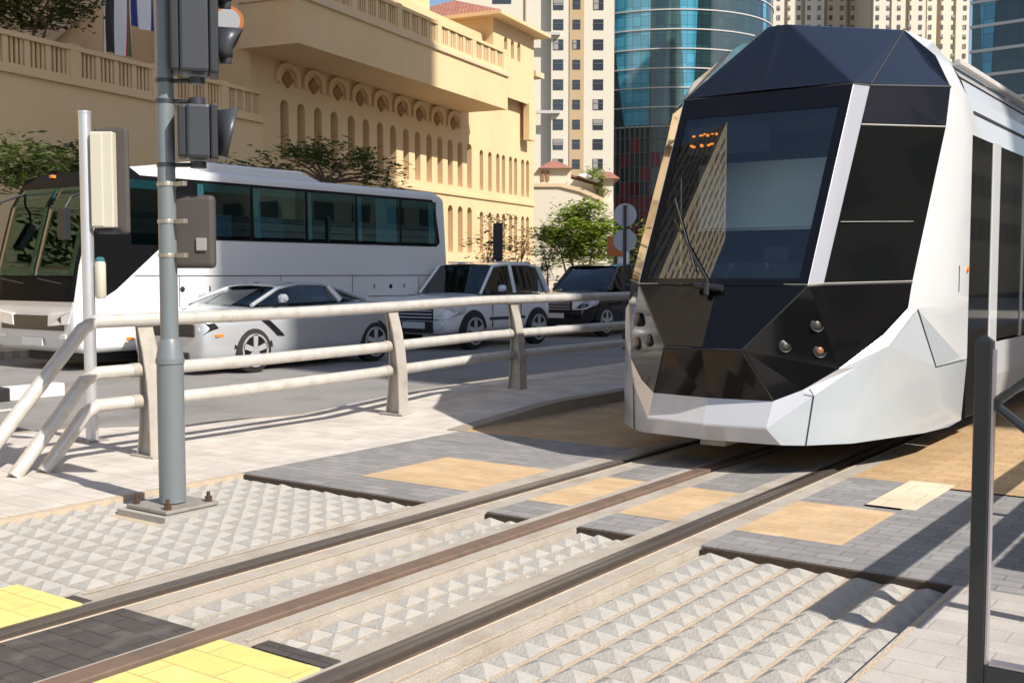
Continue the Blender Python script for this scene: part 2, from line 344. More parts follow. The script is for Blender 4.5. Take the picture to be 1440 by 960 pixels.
# pyramid mats, real relief, recessed between the strips
PB = -.045
def pyramids(rects, pitch=.146):
    b = MB(); base = MB()
    for x0, x1, y0, y1, nx in rects:
        px = (x1-x0)/nx; ny = int(round((y1-y0)/pitch)); py = (y1-y0)/ny
        base.box(x0, x1, y0, y1, -.19, PB)
        for i in range(nx):
            for j in range(ny):
                if abs((x0+(i+.5)*px)+5.75) < .25 and abs((y0+(j+.5)*py)-4.36) < .25: continue
                g = .012; ax, ay = x0+i*px+g, y0+j*py+.002; bx, by = ax+px-2*g, ay+py-.004
                cx, cy = (ax+bx)/2+random.uniform(-.006,.006), (ay+by)/2+random.uniform(-.006,.006); h = PB+random.uniform(.026,.036); t=.006
                if random.random() < .14: h -= random.uniform(.006,.012); t = random.uniform(.014,.024)
                h = max(h, PB+.014)
                z = PB+.001
                b.add([(ax,ay,z),(bx,ay,z),(bx,by,z),(ax,by,z),(cx-t,cy-t,h),(cx+t,cy-t,h),(cx+t,cy+t,h),(cx-t,cy+t,h)],
                      [(0,1,5,4),(1,2,6,5),(2,3,7,6),(3,0,4,7),(4,5,6,7)])
    b.keepn = True
    struct(b, 'pyramid_paving', M['pyr']); struct(base, 'pyramid_bed', M['sandy'])
pyramids([(-6.28,-4.51,2.74,5.36,12),(-4.02,-3.71,2.89,5.36,2),(-3.35,-2.99,2.97,5.36,3),(-2.56,-1.29,2.64,5.36,8),(-2.18,-1.29,1.92,2.64,6)])
struct(MB().box(-5.99,-5.51,4.12,4.60,-.19,-.006), 'pole_footing', M['pyr'])
struct(MB().box(-6.3,-6.24,-6,5.37,-.19,.003), 'edge_strip', M['sandy'])
sm_ = MB()
for x0,x1 in ((-4.494,-4.47),(-4.058,-4.036),(-3.388,-3.366),(-2.607,-2.586),(-1.262,-1.24)):
    prev = None
    for k in range(56):
        y = 2.9+.044*k; j = random.uniform(-.004,.004); cur = ((x0+j,y),(x1+random.uniform(-.003,.003),y))
        if prev: sm_.poly([(prev[0][0],prev[0][1],.0028),(prev[1][0],prev[1][1],.0028),(cur[1][0],cur[1][1],.0028),(cur[0][0],cur[0][1],.0028)])
        prev = cur
struct(sm_, 'sand_seam', M['sandy'])
# running rails and the centre power rail
def rail(x, label, kind):
    b = MB()
    if kind == 'run':
        b.box(x-.085,x+.004,YN,YF,-.03,.003,1); b.box(x+.052,x+.078,YN,YF,-.034,.001,0); b.box(x-.062,x-.03,YN,YF,.0,.0055,2); b.box(x+.079,x+.086,YN,YF,-.03,.004,3)
        o = b.build('tram_rail', [M['rust'], M['steel'], M['railhead'], M['sandy']], bevel=.004)
        return tag(o, label, 'rail', 'steel running rails of the tram line')
    b.box(x-.055,x+.055,YN,YF,-.03,.014)
    return tag(b.build('power_rail', M['aps'], bevel=.006), label, 'rail')
rail(-4.25, 'grooved steel running rail nearest the white railing', 'run')
rail(-2.79, 'grooved steel running rail beside the wide pyramid paving on the right', 'run')
rail(-3.56, 'flat brown power rail midway between the two steel rails', 'mid')
# black and white kerb of the traffic island
kb = MB()
for i in range(12):
    kb.box(-13.2,-12.98,8.2-.75*(i+1)+.004,8.2-.75*i,ROAD,ROAD+.17, i % 2)
tag(kb.build('painted_kerb', [M['paintw'], M['black']], bevel=.015), 'low kerb painted black and white at the edge of the road far left', 'kerb')

# ------------------------------------------------------------------ pedestrian railing
ra = empty('guard_railing', (-7.45, 8, 0), 'off white steel guard railing with curved posts and three rails along the pavement', 'railing')
FX, FY = -7.45, 8
def rise(y): return .06*max(0, min(1, (y-7)/3))
def curved_rail(z, r, ry):
    zt = z
    pts = []
    dz = z + .01; Ys = 4.95
    yend = Ys - (z - .02)*.93
    pts = [(-.05, yend-FY, .0), (-.05, Ys-.05-FY, z-.05), (-.05, Ys+.05-FY, z)]
    for y in (6.5, 8, 9, 10, 12, 14, 18, 24, 40): pts.append((-.05, y-FY, z+rise(y)))
    b = MB(); b.tube(pts, r, 12, ry=ry)
    return b.build('rail', M['fence'], ra, auto=60)
for z, r, ry in ((1.10,.053,1),(.70,.053,1),(.45,.053,1)): curved_rail(z, r, ry)
def post(y):
    zs = [0,.1,.25,.45,.65,.85,1.0,1.09]
    xf = [.09,.09,.085,.08,.055,.015,-.03,-.055]; xb = [-.13,-.10,-.08,-.065,-.065,-.08,-.10,-.115]
    r0 = rise(y); Z = [z+r0 for z in zs]
    web = [(xf[i]-.012,Z[i]) for i in range(8)] + [(xb[i]+.01,Z[i]) for i in range(7,-1,-1)]
    b = MB(); b.prism([(p[0],y-FY-.018,p[1]) for p in web], (0,.036,0))
    fr = [(xf[i],Z[i]) for i in range(8)] + [(xf[i]-.016,Z[i]) for i in range(7,-1,-1)]
    bk = [(xb[i]+.012,Z[i]) for i in range(8)] + [(xb[i],Z[i]) for i in range(7,-1,-1)]
    for q, hw_ in ((fr,.07),(bk,.05)):
        for k in range(7):
            b.prism([(p[0],y-FY-hw_,p[1]) for p in (q[k],q[k+1],q[14-k],q[15-k])], (0,2*hw_,0))
    b.box(xb[7],xf[7],y-FY-.07,y-FY+.07,Z[7],Z[7]+.02)
    o = b.build('post', M['post'], ra)
    z0 = rise(y)
    f = MB().box(-.17,.13,y-FY-.08,y-FY+.09,z0,z0+.018); f.build('foot_plate', M['post'], o, bevel=.004)
    for z in (.70,.45):
        c = MB(); c.tube([(-.05,y-FY-.14,z+z0),(-.05,y-FY-.055,z+z0)],.058,12); c.build('rail_collar', M['post'], o, auto=50)
for y in (5.45, 8.42, 10.55, 13.9, 17.2, 20.5, 23.8, 27.1): post(y)
for y in (6.35, 11.6):
    for z, r in ((1.10,.0555),(.70,.0555),(.45,.0555)):
        b = MB(); b.tube([(-.05,y-FY-.05,z+rise(y)),(-.05,y-FY+.05,z+rise(y))], r, 12); b.build('rail_sleeve', M['fence'], ra, auto=50)

# ------------------------------------------------------------------ signal mast
ma_ = empty('signal_mast', (-5.75, 4.36, 0), 'grey painted steel signal mast bolted to a square plate at the pyramid paving', 'pole')
b = MB(); b.tube([(0,0,.03),(0,0,.93)], .083, 24); b.tube([(0,0,.93),(0,0,1.03),(0,0,1.06)], [.087,.070,.058], 24); b.tube([(0,0,1.05),(0,0,5.2)], [.056,.05], 24)
b.tube([(0,0,.905),(0,0,.935)], .089, 24); b.build('shaft', M['pole'], ma_, auto=40)
b = MB(); c, s = math.cos(R(0)), math.sin(R(0)); b.box(-.2,.2,-.2,.2,0,.022); b.build('base_plate', M['plate'], ma_, bevel=.004)
for sx in (-1, 1):
    for sy in (-1, 1):
        b = MB(); b.tube([(sx*.155,sy*.155,.022),(sx*.155,sy*.155,.085)], .012, 8); b.tube([(sx*.155,sy*.155,.022),(sx*.155,sy*.155,.055)], .024, 6); b.build('anchor_bolt', M['bolt'], ma_)
for z in (1.58, 1.79, 2.02):
    b = MB(); b.tube([(0,0,z-.012),(0,0,z+.012)], .060, 20); b.box(.03,.16,.0,.03,z-.014,z+.014); b.build('clamp', M['band'], ma_, bevel=.002)
D = Vector((.62,.78,0))     # facing of the heads: to the right of the picture
Nn = Vector((.78,-.62,0))
def oriented(mb, o, A, B, x0, x1, y0, y1, z0, z1, mat=0):   # box in frame o + A*x + B*y
    pts = [o + A*x + B*y + Vector((0,0,z)) for z in (z0,z1) for x,y in ((x0,y0),(x1,y0),(x1,y1),(x0,y1))]
    mb.add(pts, [(0,3,2,1),(4,5,6,7),(0,1,5,4),(1,2,6,5),(2,3,7,6),(3,0,4,7)], mat)
def visor(mb, c, A, B, r, L, flare=1.0):
    # open half tube visor: A = facing, B = sideways
    outer, n = [], 14
    for t in range(n+1):
        a = R(-35 + 250*t/n); v = B*math.cos(a) + Vector((0,0,1))*math.sin(a)
        outer.append((c + v*r, c + v*r*flare + A*L*(.55 + .45*max(0, math.sin(a)))))
    for (p0,q0),(p1,q1) in zip(outer[:-1], outer[1:]):
        mb.add([p0,p1,q1,q0], [(0,1,2,3)]); mb.add([p0*.999+c*.001, p1*.999+c*.001, q1*.99+(c+A*L)*.01, q0*.99+(c+A*L)*.01], [(3,2,1,0)])
base = Vector((-5.75,4.36,0))
def sighead(name, label, o, z0, z1, lamps, w, d, vis, square=False, cat='traffic light'):
    h = empty(name, (o.x, o.y, z0), label, cat)
    L = Vector((0,0,0)); b = MB()
    oriented(b, L, D, Nn, -d*.5, d*.15, -w/2, w/2, 0, z1-z0, 0); b.build('housing', M['siggrey'], h, bevel=.02)
    b = MB(); oriented(b, L, D, Nn, d*.151, d*.36, -w/2-.005, w/2+.005, -.004, z1-z0+.004, 0); b.build('door', M['sigblk'], h, bevel=.012)
    b = MB(); oriented(b, L, D, Nn, -d*.5-.05, -d*.5-.002, -w*.46, w*.46, .01, z1-z0-.01, 0); b.build('backing', M['sigblk'], h, bevel=.01)
    for z in lamps:
        cc = D*(d*.362) + Vector((0,0,z-z0))
        b = MB()
        if square:
            p = [cc + Nn*sx*w*.42 + Vector((0,0,sz*.13)) for sx,sz in ((-1,-1),(1,-1),(1,1),(-1,1))]
            q = [cc + D*(vis*(1 if sz > 0 else .45)) + Nn*sx*w*.50 + Vector((0,0,sz*.15)) for sx,sz in ((-1,-1),(1,-1),(1,1),(-1,1))]
            b.loft([p,q], cap=False)
        else: visor(b, cc, D, Nn, w*.50, vis)
        vo = b.build('visor', M['siggrey'], h, auto=40); sm = vo.modifiers.new('t','SOLIDIFY'); sm.thickness = .006
        b = MB(); b.disc(cc + D*.004, D, w*.38, .012, 20); b.build('lens', M['redlens'] if z == lamps[-1] and not square else M['lampdark'], h)
    return h
hp = base + Vector((.816,.578,0))*.235
sighead('traffic_light', 'three lamp grey and black traffic light high on the grey mast, hoods pointing right', hp, 2.69, 3.72, (2.86,3.2,3.54), .26, .27, .15)
sighead('traffic_light', 'single square hooded signal head hanging below the three lamp traffic light', hp+Vector((.01,0,0)), 2.17, 2.50, (2.335,), .25, .22, .12, True)
for z in (2.655, 2.53, 2.14):
    b = MB(); b.tube([(0,0,z),tuple(Vector((.816,.578,0))*.2 + Vector((0,0,z)))], .014, 8); b.tube([tuple(Vector((.816,.578,0))*.2+Vector((0,0,z-.02))),tuple(Vector((.816,.578,0))*.2+Vector((0,0,z+.02)))], .05, 12)
    b.tube([(0,0,z-.012),(0,0,z+.012)], .0585, 20); b.build('bracket', M['siggrey'], ma_, auto=40)
# dark box strapped behind the mast
bx = empty('signal_box', (-5.69, 4.44, 1.53), 'dark brown signal box strapped flat behind the grey mast at bus height', 'signal')
b = MB(); oriented(b, Vector((.816,.578,0))*.05, Vector((.816,.578,0)), Vector((-.578,.816,0)), -.165, .13, .02, .10, -.03, .43); b.build('case', M['sigbrown'], bx, bevel=.03, seg=3)
b = MB(); oriented(b, Vector((.816,.578,0))*.05, Vector((.816,.578,0)), Vector((-.578,.816,0)), .02, .085, .004, .022, .08, .16); b.build('bracket_block', M['plate'], bx, bevel=.004)
# red rimmed round sign behind the traffic light
rs = empty('round_sign', tuple(base + Vector((.816,.578,0))*.25 + Vector((-.35,.48,3.15))), 'round white sign with an orange rim, half hidden behind the traffic light', 'sign')
b = MB(); b.disc((0,0,0), (.578,-.816,0), .085, .012, 28); b.build('face', M['signback'], rs)
b = MB(); b.disc((.002,.006,0), (.578,-.816,0), .103, .012, 28); b.build('rim', M['signorange'], rs)
b = MB(); b.tube([(-.0,.02,0),(-.30,.02,0)], .012, 8); b.tube([(-.3,.02,-.1),(-.3,.02,.6)], .02, 8); b.build('arm', M['siggrey'], rs)

# ------------------------------------------------------------------ aluminium pole with crossing signal
ap = empty('aluminium_pole', (-8.55, 5.65, 0), 'slim bare aluminium pole with a flat cap standing behind the end of the railing', 'pole')
b = MB(); b.tube([(0,0,0),(0,0,2.84)], .052, 20); b.tube([(0,0,2.84),(0,0,2.86)], .055, 20); b.build('shaft', M['polew'], ap, auto=40)
b = MB(); b.box(-.1,.1,-.1,.1,0,.015); b.build('base_plate', M['plate'], ap)
RV = Vector((.816,.578,0)); FV = Vector((-.578,.816,0))
cs = empty('crossing_signal', tuple(Vector((-8.55,5.65,1.86)) + RV*.19), 'cream backed crossing signal with a dark hood, hung right of the aluminium pole', 'signal')
b = MB(); oriented(b, Vector(), RV, FV, -.13, .065, -.06, .04, 0, .82); b.build('housing', M['sigcream'], cs, bevel=.012)
b = MB(); oriented(b, Vector(), RV, FV, -.125, -.02, -.075, -.058, .01, .81); b.build('side_panel', M['sigcream'], cs, bevel=.01)
b = MB(); oriented(b, Vector(), RV, FV, -.14, .16, .045, .10, -.05, .87); b.build('hood', M['sigbrown'], cs, bevel=.04, seg=3)
b = MB(); oriented(b, Vector(), RV, FV, -.06, .09, -.03, .04, -.05, -.005); b.build('lower_bracket', M['sigblk'], cs)
pb = empty('push_button', tuple(Vector((-8.55,5.65,1.27)) + RV*.105), 'small cream push button cylinder fixed halfway up the aluminium pole', 'button')
b = MB(); b.tube([(0,0,-.02),(0,0,0),(0,0,.28),(0,0,.30)], [.035,.047,.047,.04], 16); b.build('case', M['sigcream'], pb, auto=40)
b = MB(); b.tube([(0,0,.30),(0,0,.325),(0,0,.34)], [.04,.038,.02], 16); b.build('cap', M['tealband'], pb, auto=40)

# ------------------------------------------------------------------ the tram
TX, TY = XC, 7.4
tr = empty('tram', (TX, TY, 0), 'white modern tram with faceted black nose and dark windscreen standing on the rails', 'tram')
def T(p): return (p[0], p[1]-TY, p[2])
def Tm(p): return (-p[0], p[1]-TY, p[2])
def both(mb, polys, mi=0):
    for pl in polys:
        mb.poly([T(p) for p in pl], mi); mb.poly([Tm(p) for p in pl][::-1], mi)
# key points, right side (half width, y, z)
W1t=(.714,8.45,2.915); W1b=(.684,7.63,1.375)
C2t=(.795,8.60,2.915); C2b=(.755,7.76,1.385)
G3t=(1.235,9.115,2.62); G3b=(1.196,8.42,1.40); C2g=(.785,8.44,2.60); K3=(1.23,9.25,2.95)
M1=(1.185,8.365,1.21); M2=(1.06,8.168,1.01); M3=(.86,7.824,.78); M4=(.66,7.644,.63); M5=(.485,7.52,.548); M0=(0,7.47,.545)
H1=(.31,7.355,.92); H0=(0,7.345,.92)
R1=(1.215,8.36,1.16); R2=(1.11,8.17,.945); R3=(.94,7.935,.785); R4=(.735,7.655,.59); R5=(.477,7.415,.36); R0=(0,7.37,.355)
B5=(.558,7.497,.238); B0=(0,7.45,.235); B4=(.70,7.61,.234); B3=(.95,7.88,.238); B2=(1.23,8.73,.238); B1=(1.29,9.2,.235); Bb=(1.295,9.58,.25)
Wm=(.0,8.44,2.925); Wb0=(0,7.60,1.37)
# nose: gloss black facets
b = MB()
both(b, [[Wb0,W1b,H1,H0],[H0,H1,M5,M0],[W1b,C2b,M3,H1],[H1,M3,M4,M5],[C2b,G3b,M1,M2,M3]])
b.build('nose_panel', M['tramblk'], tr, bevel=.014, seg=3)
# grooves of the nose
b = MB(); b.tube([Tm(W1b),T(W1b)], .006, 6); b.tube([Tm(H1),T(H1)], .004, 6)
for q in (1,-1):
    f = T if q == 1 else Tm
    b.tube([f(W1b),f(C2b),f(G3b)], .007, 6); b.tube([f(W1b),f(H1),f(M5)], .003, 6)
b.build('nose_groove', M['seam'], tr)
b = MB()
for q in (1,-1):
    f = T if q == 1 else Tm
    b.tube([f((W1b[0]-1.36*0,W1b[1]-.004,W1b[2]+.012)),f((C2b[0],C2b[1]-.004,C2b[2]+.012)),f((G3b[0]+.003,G3b[1]-.004,G3b[2]+.012))], .004, 6)
b.tube([Tm((W1b[0],W1b[1]-.004,W1b[2]+.014)),T((W1b[0],W1b[1]-.004,W1b[2]+.014))], .004, 6)
b.build('trim_line', M['plate'], tr)
# windscreen frame and glass
b = MB(); off = .008
def lerp(a, c, t): return tuple(a[i]+(c[i]-a[i])*t for i in range(3))
def wsp(s, t, d=0):   # s -1..1 across, t 0..1 up ; d pushes out along the normal
    a = lerp(W1b, W1t, t); bulge = .05*(1-s*s)
    return (a[0]*s, a[1]-.025*(1-s*s)*1.0 - d*.88 - 0*bulge, a[2] + d*.47)
NS = 12
def wsgrid(s0, s1, t0, t1, d, n=NS, mcount=6):
    g = MB(); vs = []; fs = []
    for j in range(mcount+1):
        for i in range(n+1):
            vs.append(T(wsp(s0+(s1-s0)*i/n, t0+(t1-t0)*j/mcount, d)))
    for j in range(mcount):
        for i in range(n): fs.append((j*(n+1)+i, j*(n+1)+i+1, (j+1)*(n+1)+i+1, (j+1)*(n+1)+i))
    g.add(vs, fs); return g
for (s0,s1,t0,t1) in ((-.995,.995,0.004,.035),(-.995,.995,.885,.996),(-.995,-.90,.035,.885),(.90,.995,.035,.885)):
    g = wsgrid(s0,s1,t0,t1,0.004, 12 if s1-s0 > 1 else 2); b.add(g.v, g.f)
b.build('windscreen_frame', M['tramblk'], tr, auto=50)
wsgrid(-.90,.90,.035,.885,0.0).build('windscreen', M['glassws'], tr, smooth=True)
# destination display behind the glass at the upper left corner
b = MB()
def led(u, v, w_=.012, h_=.012):
    w_ *= .8; h_ *= .75
    s = -.80 + u; t = .80 + v
    p = wsp(s, t, -.035); b.box(p[0]-w_/2, p[0]+w_/2, p[1]-TY-.004, p[1]-TY+.004, p[2]-h_/2, p[2]+h_/2)
for u, v, w_, h_ in ((.02,.0,.03,.02),(.115,.002,.04,.018),(.155,.008,.02,.018),(.20,.0,.028,.026),(.255,.006,.025,.014),(.31,.004,.022,.026),
    (.02,-.052,.035,.016),(.05,-.060,.04,.02),(.15,-.052,.03,.018),(.16,-.060,.03,.014),(.245,-.056,.035,.018),(.28,-.050,.04,.018)):
    led(u, v, w_, h_)
b.build('destination_display', M['amber'], tr)
p = wsp(-.55,.79,-.06); b = MB(); b.box(-.6,.1,p[1]-TY,p[1]-TY+.02,p[2]-.13,p[2]+.10); b.build('display_case', M['interior'], tr)
# cab interior
b = MB(); b.box(-.62,.62,.85,1.15,1.0,1.55); b.box(-.3,.1,.75,.86,1.3,1.42); b.build('dashboard', M['interior'], tr, bevel=.04)
b = MB(); b.box(-.80,.52,1.52,1.56,1.86,2.42); b.build('cab_wall_reflection', M['cabreflection'], tr)  # pale rear wall stands in for sky reflected in the windscreen
b = MB(); b.box(-.82,.54,1.50,1.56,1.835,1.855); b.build('cab_wall_trim', M['tramwhite'], tr)
b = MB(); b.box(-1.05,1.05,1.0,2.2,.5,.95); b.box(-1.05,1.05,1.6,2.2,2.33,2.92); b.box(-.6,.6,1.15,1.7,2.62,2.9); b.box(.62,1.1,2.05,2.2,.9,2.4); b.build('cab_lining', M['interior'], tr)
b = MB(); b.box(-.22,.22,1.30,1.42,1.05,1.50); b.box(-.13,.13,1.31,1.41,1.52,1.70); b.box(-.24,.24,1.15,1.35,.95,1.08); b.build('driver_seat', M['sigblk'], tr, bevel=.04, seg=3)
# wiper
b = MB(); w0 = wsp(-.08,-.0,.05); w1 = wsp(-.72,.33,.03)
b.tube([T(w0), T(wsp(-.35,.14,.06)), T(w1)], [.012,.009,.006], 8); wp = b.build('wiper', M['sigblk'], tr, auto=50)
b = MB(); b.tube([T(wsp(-.30,.07,.02)), T(wsp(-.78,.44,.02))], .008, 6); b.build('wiper_blade', M['black'], wp)
b = MB(); b.tube([T((w0[0]-.10,w0[1]-.01,w0[2]-.02)), T((w0[0]+.12,w0[1]-.01,w0[2]-.04))], .026, 10); b.tube([T((w0[0],w0[1]-.03,w0[2]-.09)),T((w0[0],w0[1]-.02,w0[2]))], .022, 10); b.build('wiper_motor', M['sigblk'], wp, auto=50)
# metal pillars
b = MB(); 
def outw(p, d): return (p[0]+d*.55, p[1]-d*.75, p[2]+d*.2)
both(b, [[outw(W1t,.005),outw(C2t,.004),outw(C2b,.004),outw(W1b,.005)],[W1t,outw(W1t,.005),outw(W1b,.005),W1b],[outw(C2t,.004),C2t,C2b,outw(C2b,.004)],[outw(W1b,.005),outw(C2b,.004),C2b,W1b]])
half = len(b.f)//2
pr, pl = MB(), MB(); pr.v = list(b.v); pl.v = list(b.v)
for i, f in enumerate(b.f): (pr if i % 2 == 0 else pl).f.append(f); (pr if i % 2 == 0 else pl).m.append(0)
for q in (pr, pl):
    used = sorted({i for f in q.f for i in f}); mp = {k: j for j, k in enumerate(used)}; q.v = [q.v[k] for k in used]; q.f = [tuple(mp[i] for i in f) for f in q.f]
    q.build('windscreen_pillar', M['chrome'], tr, bevel=.004)
# side cab glass, one each side, and the strip above
for f in (T, Tm):
    b = MB(); b.poly([f(q) for q in (C2g,G3t,G3b,C2b)]); b.build('side_window', M['glassdark'], tr)
    b = MB(); b.poly([f(q) for q in (C2t,K3,G3t,C2g)]); b.build('upper_side_panel', M['tramnavy'], tr)
    b = MB()
    b.tube([f((C2g[0],C2g[1]-.004,C2g[2])),f((G3t[0],G3t[1]-.004,G3t[2]))], .007, 6)
    a0 = lerp(C2g,C2b,.62); a1 = lerp(G3t,G3b,.62)
    b.tube([f((a0[0]+.02,a0[1]-.004,a0[2])),f((a1[0]-.01,a1[1]-.004,a1[2]))], .003, 6)
    b.build('side_window_trim', M['plate'], tr)
    b = MB(); b.tube([f(W1t),f(C2t),f(K3)], .010, 6); b.build('crown_groove', M['seam'], tr)
b = MB(); b.tube([Tm(W1t),T(W1t)], .009, 6); b.build('crown_groove', M['seam'], tr)
# crown
TP=(.10,8.72,3.49); TR=(.78,9.50,3.50); E1=(.87,9.62,3.42); E2=(1.08,9.36,3.23); E2b=(1.02,9.60,3.285)
W1u=(W1t[0],W1t[1]+.004,W1t[2]+.014); C2u=(C2t[0],C2t[1]+.004,C2t[2]+.014); Wmu=(0,8.41,2.93)
b = MB(); both(b, [[Wmu,W1u,TP,(0,8.70,3.49)],[W1u,C2u,TR,TP],[C2u,K3,E2,E1,TR]])
b.poly([T(TP),T(TR),Tm(TR),Tm(TP)])
b.build('crown_panel', M['tramnavy'], tr, bevel=.018, seg=3)
b = MB()
for f in (T, Tm): b.tube([f((C2t[0]+.004,C2t[1]-.004,C2t[2]+.01)), f((TR[0]+.006,TR[1]-.006,TR[2]))], .008, 6)
b.build('crown_seam', M['seam'], tr)
# bumper band
A_=(1.235,8.44,1.20)
b = MB(); both(b, [[M0,M5,R5,R0],[M5,M4,R4,R5],[M4,M3,R3,R4],[M3,M2,R2,R3],[M2,M1,R1,R2],[M1,A_,R1],[R0,R5,B5,B0]])
b.build('bumper', M['trambumper'], tr, bevel=.016, seg=3)
# skirt
A=(1.235,8.44,1.20); Bt=(1.325,8.64,.76); Ct=(1.325,9.50,.76); Dt=(1.12,8.19,.935)
for f in (T, Tm):
    b = MB()
    for pl in [[R5,R4,B4,B5],[R4,R3,B3,B4],[R3,Dt,B3],[Dt,Bt,B2],[Dt,B2,B3],[Bt,Ct,(1.325,9.60,.76),Bb,B1,B2],[R3,R2,Dt],[R2,R1,A,Dt]]: b.poly([f(p) for p in pl])
    b.build('front_skirt', M['tramwhite_shade'], tr, auto=55)
    b = MB(); b.poly([f(p) for p in [A,Bt,Dt]]); b.poly([f(p) for p in [A,(1.31,9.42,.79),Bt]]); b.poly([f(p) for p in [Bt,(1.31,9.42,.79),Ct]])
    b.build('corner_facet', M['tramwhite_shade'], tr)
for f in (T, Tm):
    b = MB(); b.tube([f((A[0]+.003,A[1]-.003,A[2])),f((Bt[0]+.002,Bt[1]-.003,Bt[2])),f((Ct[0]+.002,Ct[1],Ct[2]))], .004, 6); b.build('facet_seam', M['seam'], tr)
    b = MB()
    b.tube([f((R4[0]-.02,R4[1]-.03,R4[2]+.05)),f((R4[0]+.003,R4[1]-.004,R4[2])),f((B4[0]+.003,B4[1]-.003,B4[2]))], .004, 6); b.build('skirt_seam', M['seam'], tr)
b = MB()
for f in (T, Tm): b.disc(f((.56,7.595,.475)), (.7 if f is T else -.7,-.7,.3), .013, .02, 12)
b.build('sensor', M['lampdark'], tr)
# white shell behind the mask up to the first door
S = 1.325; YD = 9.60
shell = MB()
sidep = [  # front edge pts (mask) paired with full width line
    (K3,(1.27,9.50,2.93)), (G3t,(1.31,9.42,2.60)), (lerp(G3t,G3b,.5),(1.325,9.2,2.0)), (G3b,(1.325,8.88,1.40)), (M1,(1.325,8.86,1.215)), (A,(1.31,9.0,1.12))]
rr = (1.14,9.58,3.20)
both(shell, [[E1,E2,rr,(.95,9.75,3.42)],[E2,K3,(1.27,9.50,2.93),rr]])
for (a0,a1),(b0,b1) in zip(sidep[:-1], sidep[1:]): both(shell, [[a0,a1,b1,b0]])
both(shell, [[A,(1.31,9.0,1.12),(1.31,9.42,.79)]])
both(shell, [[(1.27,9.50,2.93),(1.27,YD,2.93),(1.14,YD,3.20),rr],[(1.31,9.42,2.60),(1.325,YD,2.60),(1.27,YD,2.93),(1.27,9.50,2.93)],
    [(1.325,9.2,2.0),(1.325,YD,2.0),(1.325,YD,2.60),(1.31,9.42,2.60)],[(1.325,8.88,1.40),(1.325,YD,1.40),(1.325,YD,2.0),(1.325,9.2,2.0)],
    [(1.325,8.86,1.215),(1.325,YD,1.215),(1.325,YD,1.40),(1.325,8.88,1.40)],[(1.31,9.0,1.12),(1.325,YD,1.12),(1.325,YD,1.215),(1.325,8.86,1.215)],
    [(1.31,9.0,1.12),(1.31,9.42,.79),(1.325,YD,.765),(1.325,YD,1.12)],[(1.31,9.42,.79),Ct,(1.325,YD,.765)]])
both(shell, [[TR,E1,(.95,9.75,3.42),(.8,9.75,3.48)]])
shell.poly([T((.8,9.75,3.48)),Tm((.8,9.75,3.48)),Tm(TR),T(TR)])
shell.build('cab_shell', M['tramwhite'], tr, auto=28)
# passenger body
YE = 42; bd = MB()
prof = [(1.29,.26),(1.325,.55),(1.325,.86)]
def run(mb, pts, y0, y1, mi=0):
    for s_ in (1,-1):
        for p, q in zip(pts[:-1], pts[1:]): mb.poly([(s_*p[0],y0-TY,p[1]),(s_*p[0],y1-TY,p[1]),(s_*q[0],y1-TY,q[1]),(s_*q[0],y0-TY,q[1])], mi)
run(bd, [(1.325,2.60),(1.27,2.93),(1.225,3.055)], 9.6, YE)
run(bd, [(1.21,3.085),(1.1,3.24),(0,3.27)], 9.6, YE)
run(bd, [(1.27,.26),(1.325,.55),(1.325,.85)], 10.42, YE)
bd.box(-1.325,1.325,YE-TY-.05,YE-TY,.26,3.2)
bd.build('body', M['tramwhite'], tr)
b = MB()
for s_ in (1,-1):
    b.box(min(s_*1.15,s_*1.205),max(s_*1.15,s_*1.205),9.62-TY,YE-TY,3.05,3.09)   # dark roof groove
    b.box(min(s_*1.25,s_*1.302),max(s_*1.25,s_*1.302),9.75-TY,YE-TY,2.79,2.812)
b.build('roof_groove', M['seam'], tr)
b = MB(); b.box(1.16,1.22,9.6-TY,YE-TY,3.18,3.23); b.box(-1.22,-1.16,9.6-TY,YE-TY,3.18,3.23); b.build('roof_rail', M['bandm'], tr, bevel=.01)
b = MB(); b.box(-.9,.9,11.2-TY,15-TY,3.28,3.46); b.build('roof_unit', M['tramwhite'], tr, bevel=.05)
# door, white post, window ribbon
for s_ in (1,-1):
    X0, X1 = sorted((s_*1.30, s_*1.318))
    for k, (y0,y1,z0,z1,nm) in enumerate([(9.61,10.38,.27,2.62,'door'),(10.68,11.7,.87,2.62,'passenger_window'),(11.78,13.2,.87,2.62,'passenger_window'),(13.26,14.5,.27,2.62,'door'),(14.6,17,.87,2.62,'passenger_window')]):
        b = MB(); b.box(X0,X1,y0-TY,y1-TY,z0,z1); pn = b.build(nm, M['glassdark'], tr, bevel=.004)
    b = MB(); b.box(X0,X1,17.1-TY,YE-TY,.87,2.62); b.build('window_ribbon', M['glassdark'], tr)
    q0, q1 = sorted((s_*1.30, s_*1.327)); b = MB(); b.box(q0,q1,10.385-TY,10.675-TY,.27,2.62); b.build('door_pillar', M['tramwhite'], tr, bevel=.01)
    b = MB(); b.box(q0,q1,11.705-TY,11.775-TY,.86,2.62); b.build('window_pillar', M['tramwhite'], tr)
    b = MB(); b.tube([(s_*1.322,9.53-TY,1.50),(s_*1.338,9.53-TY,1.50)], [.03,.024], 14); b.build('marker_lamp', M['orangelens'], tr, auto=50)
    b = MB(); q0, q1 = sorted((s_*1.322, s_*1.3275)); b.box(q0,q1,9.262-TY,9.282-TY,1.32,1.53); b.build('door_slot', M['seam'], tr)
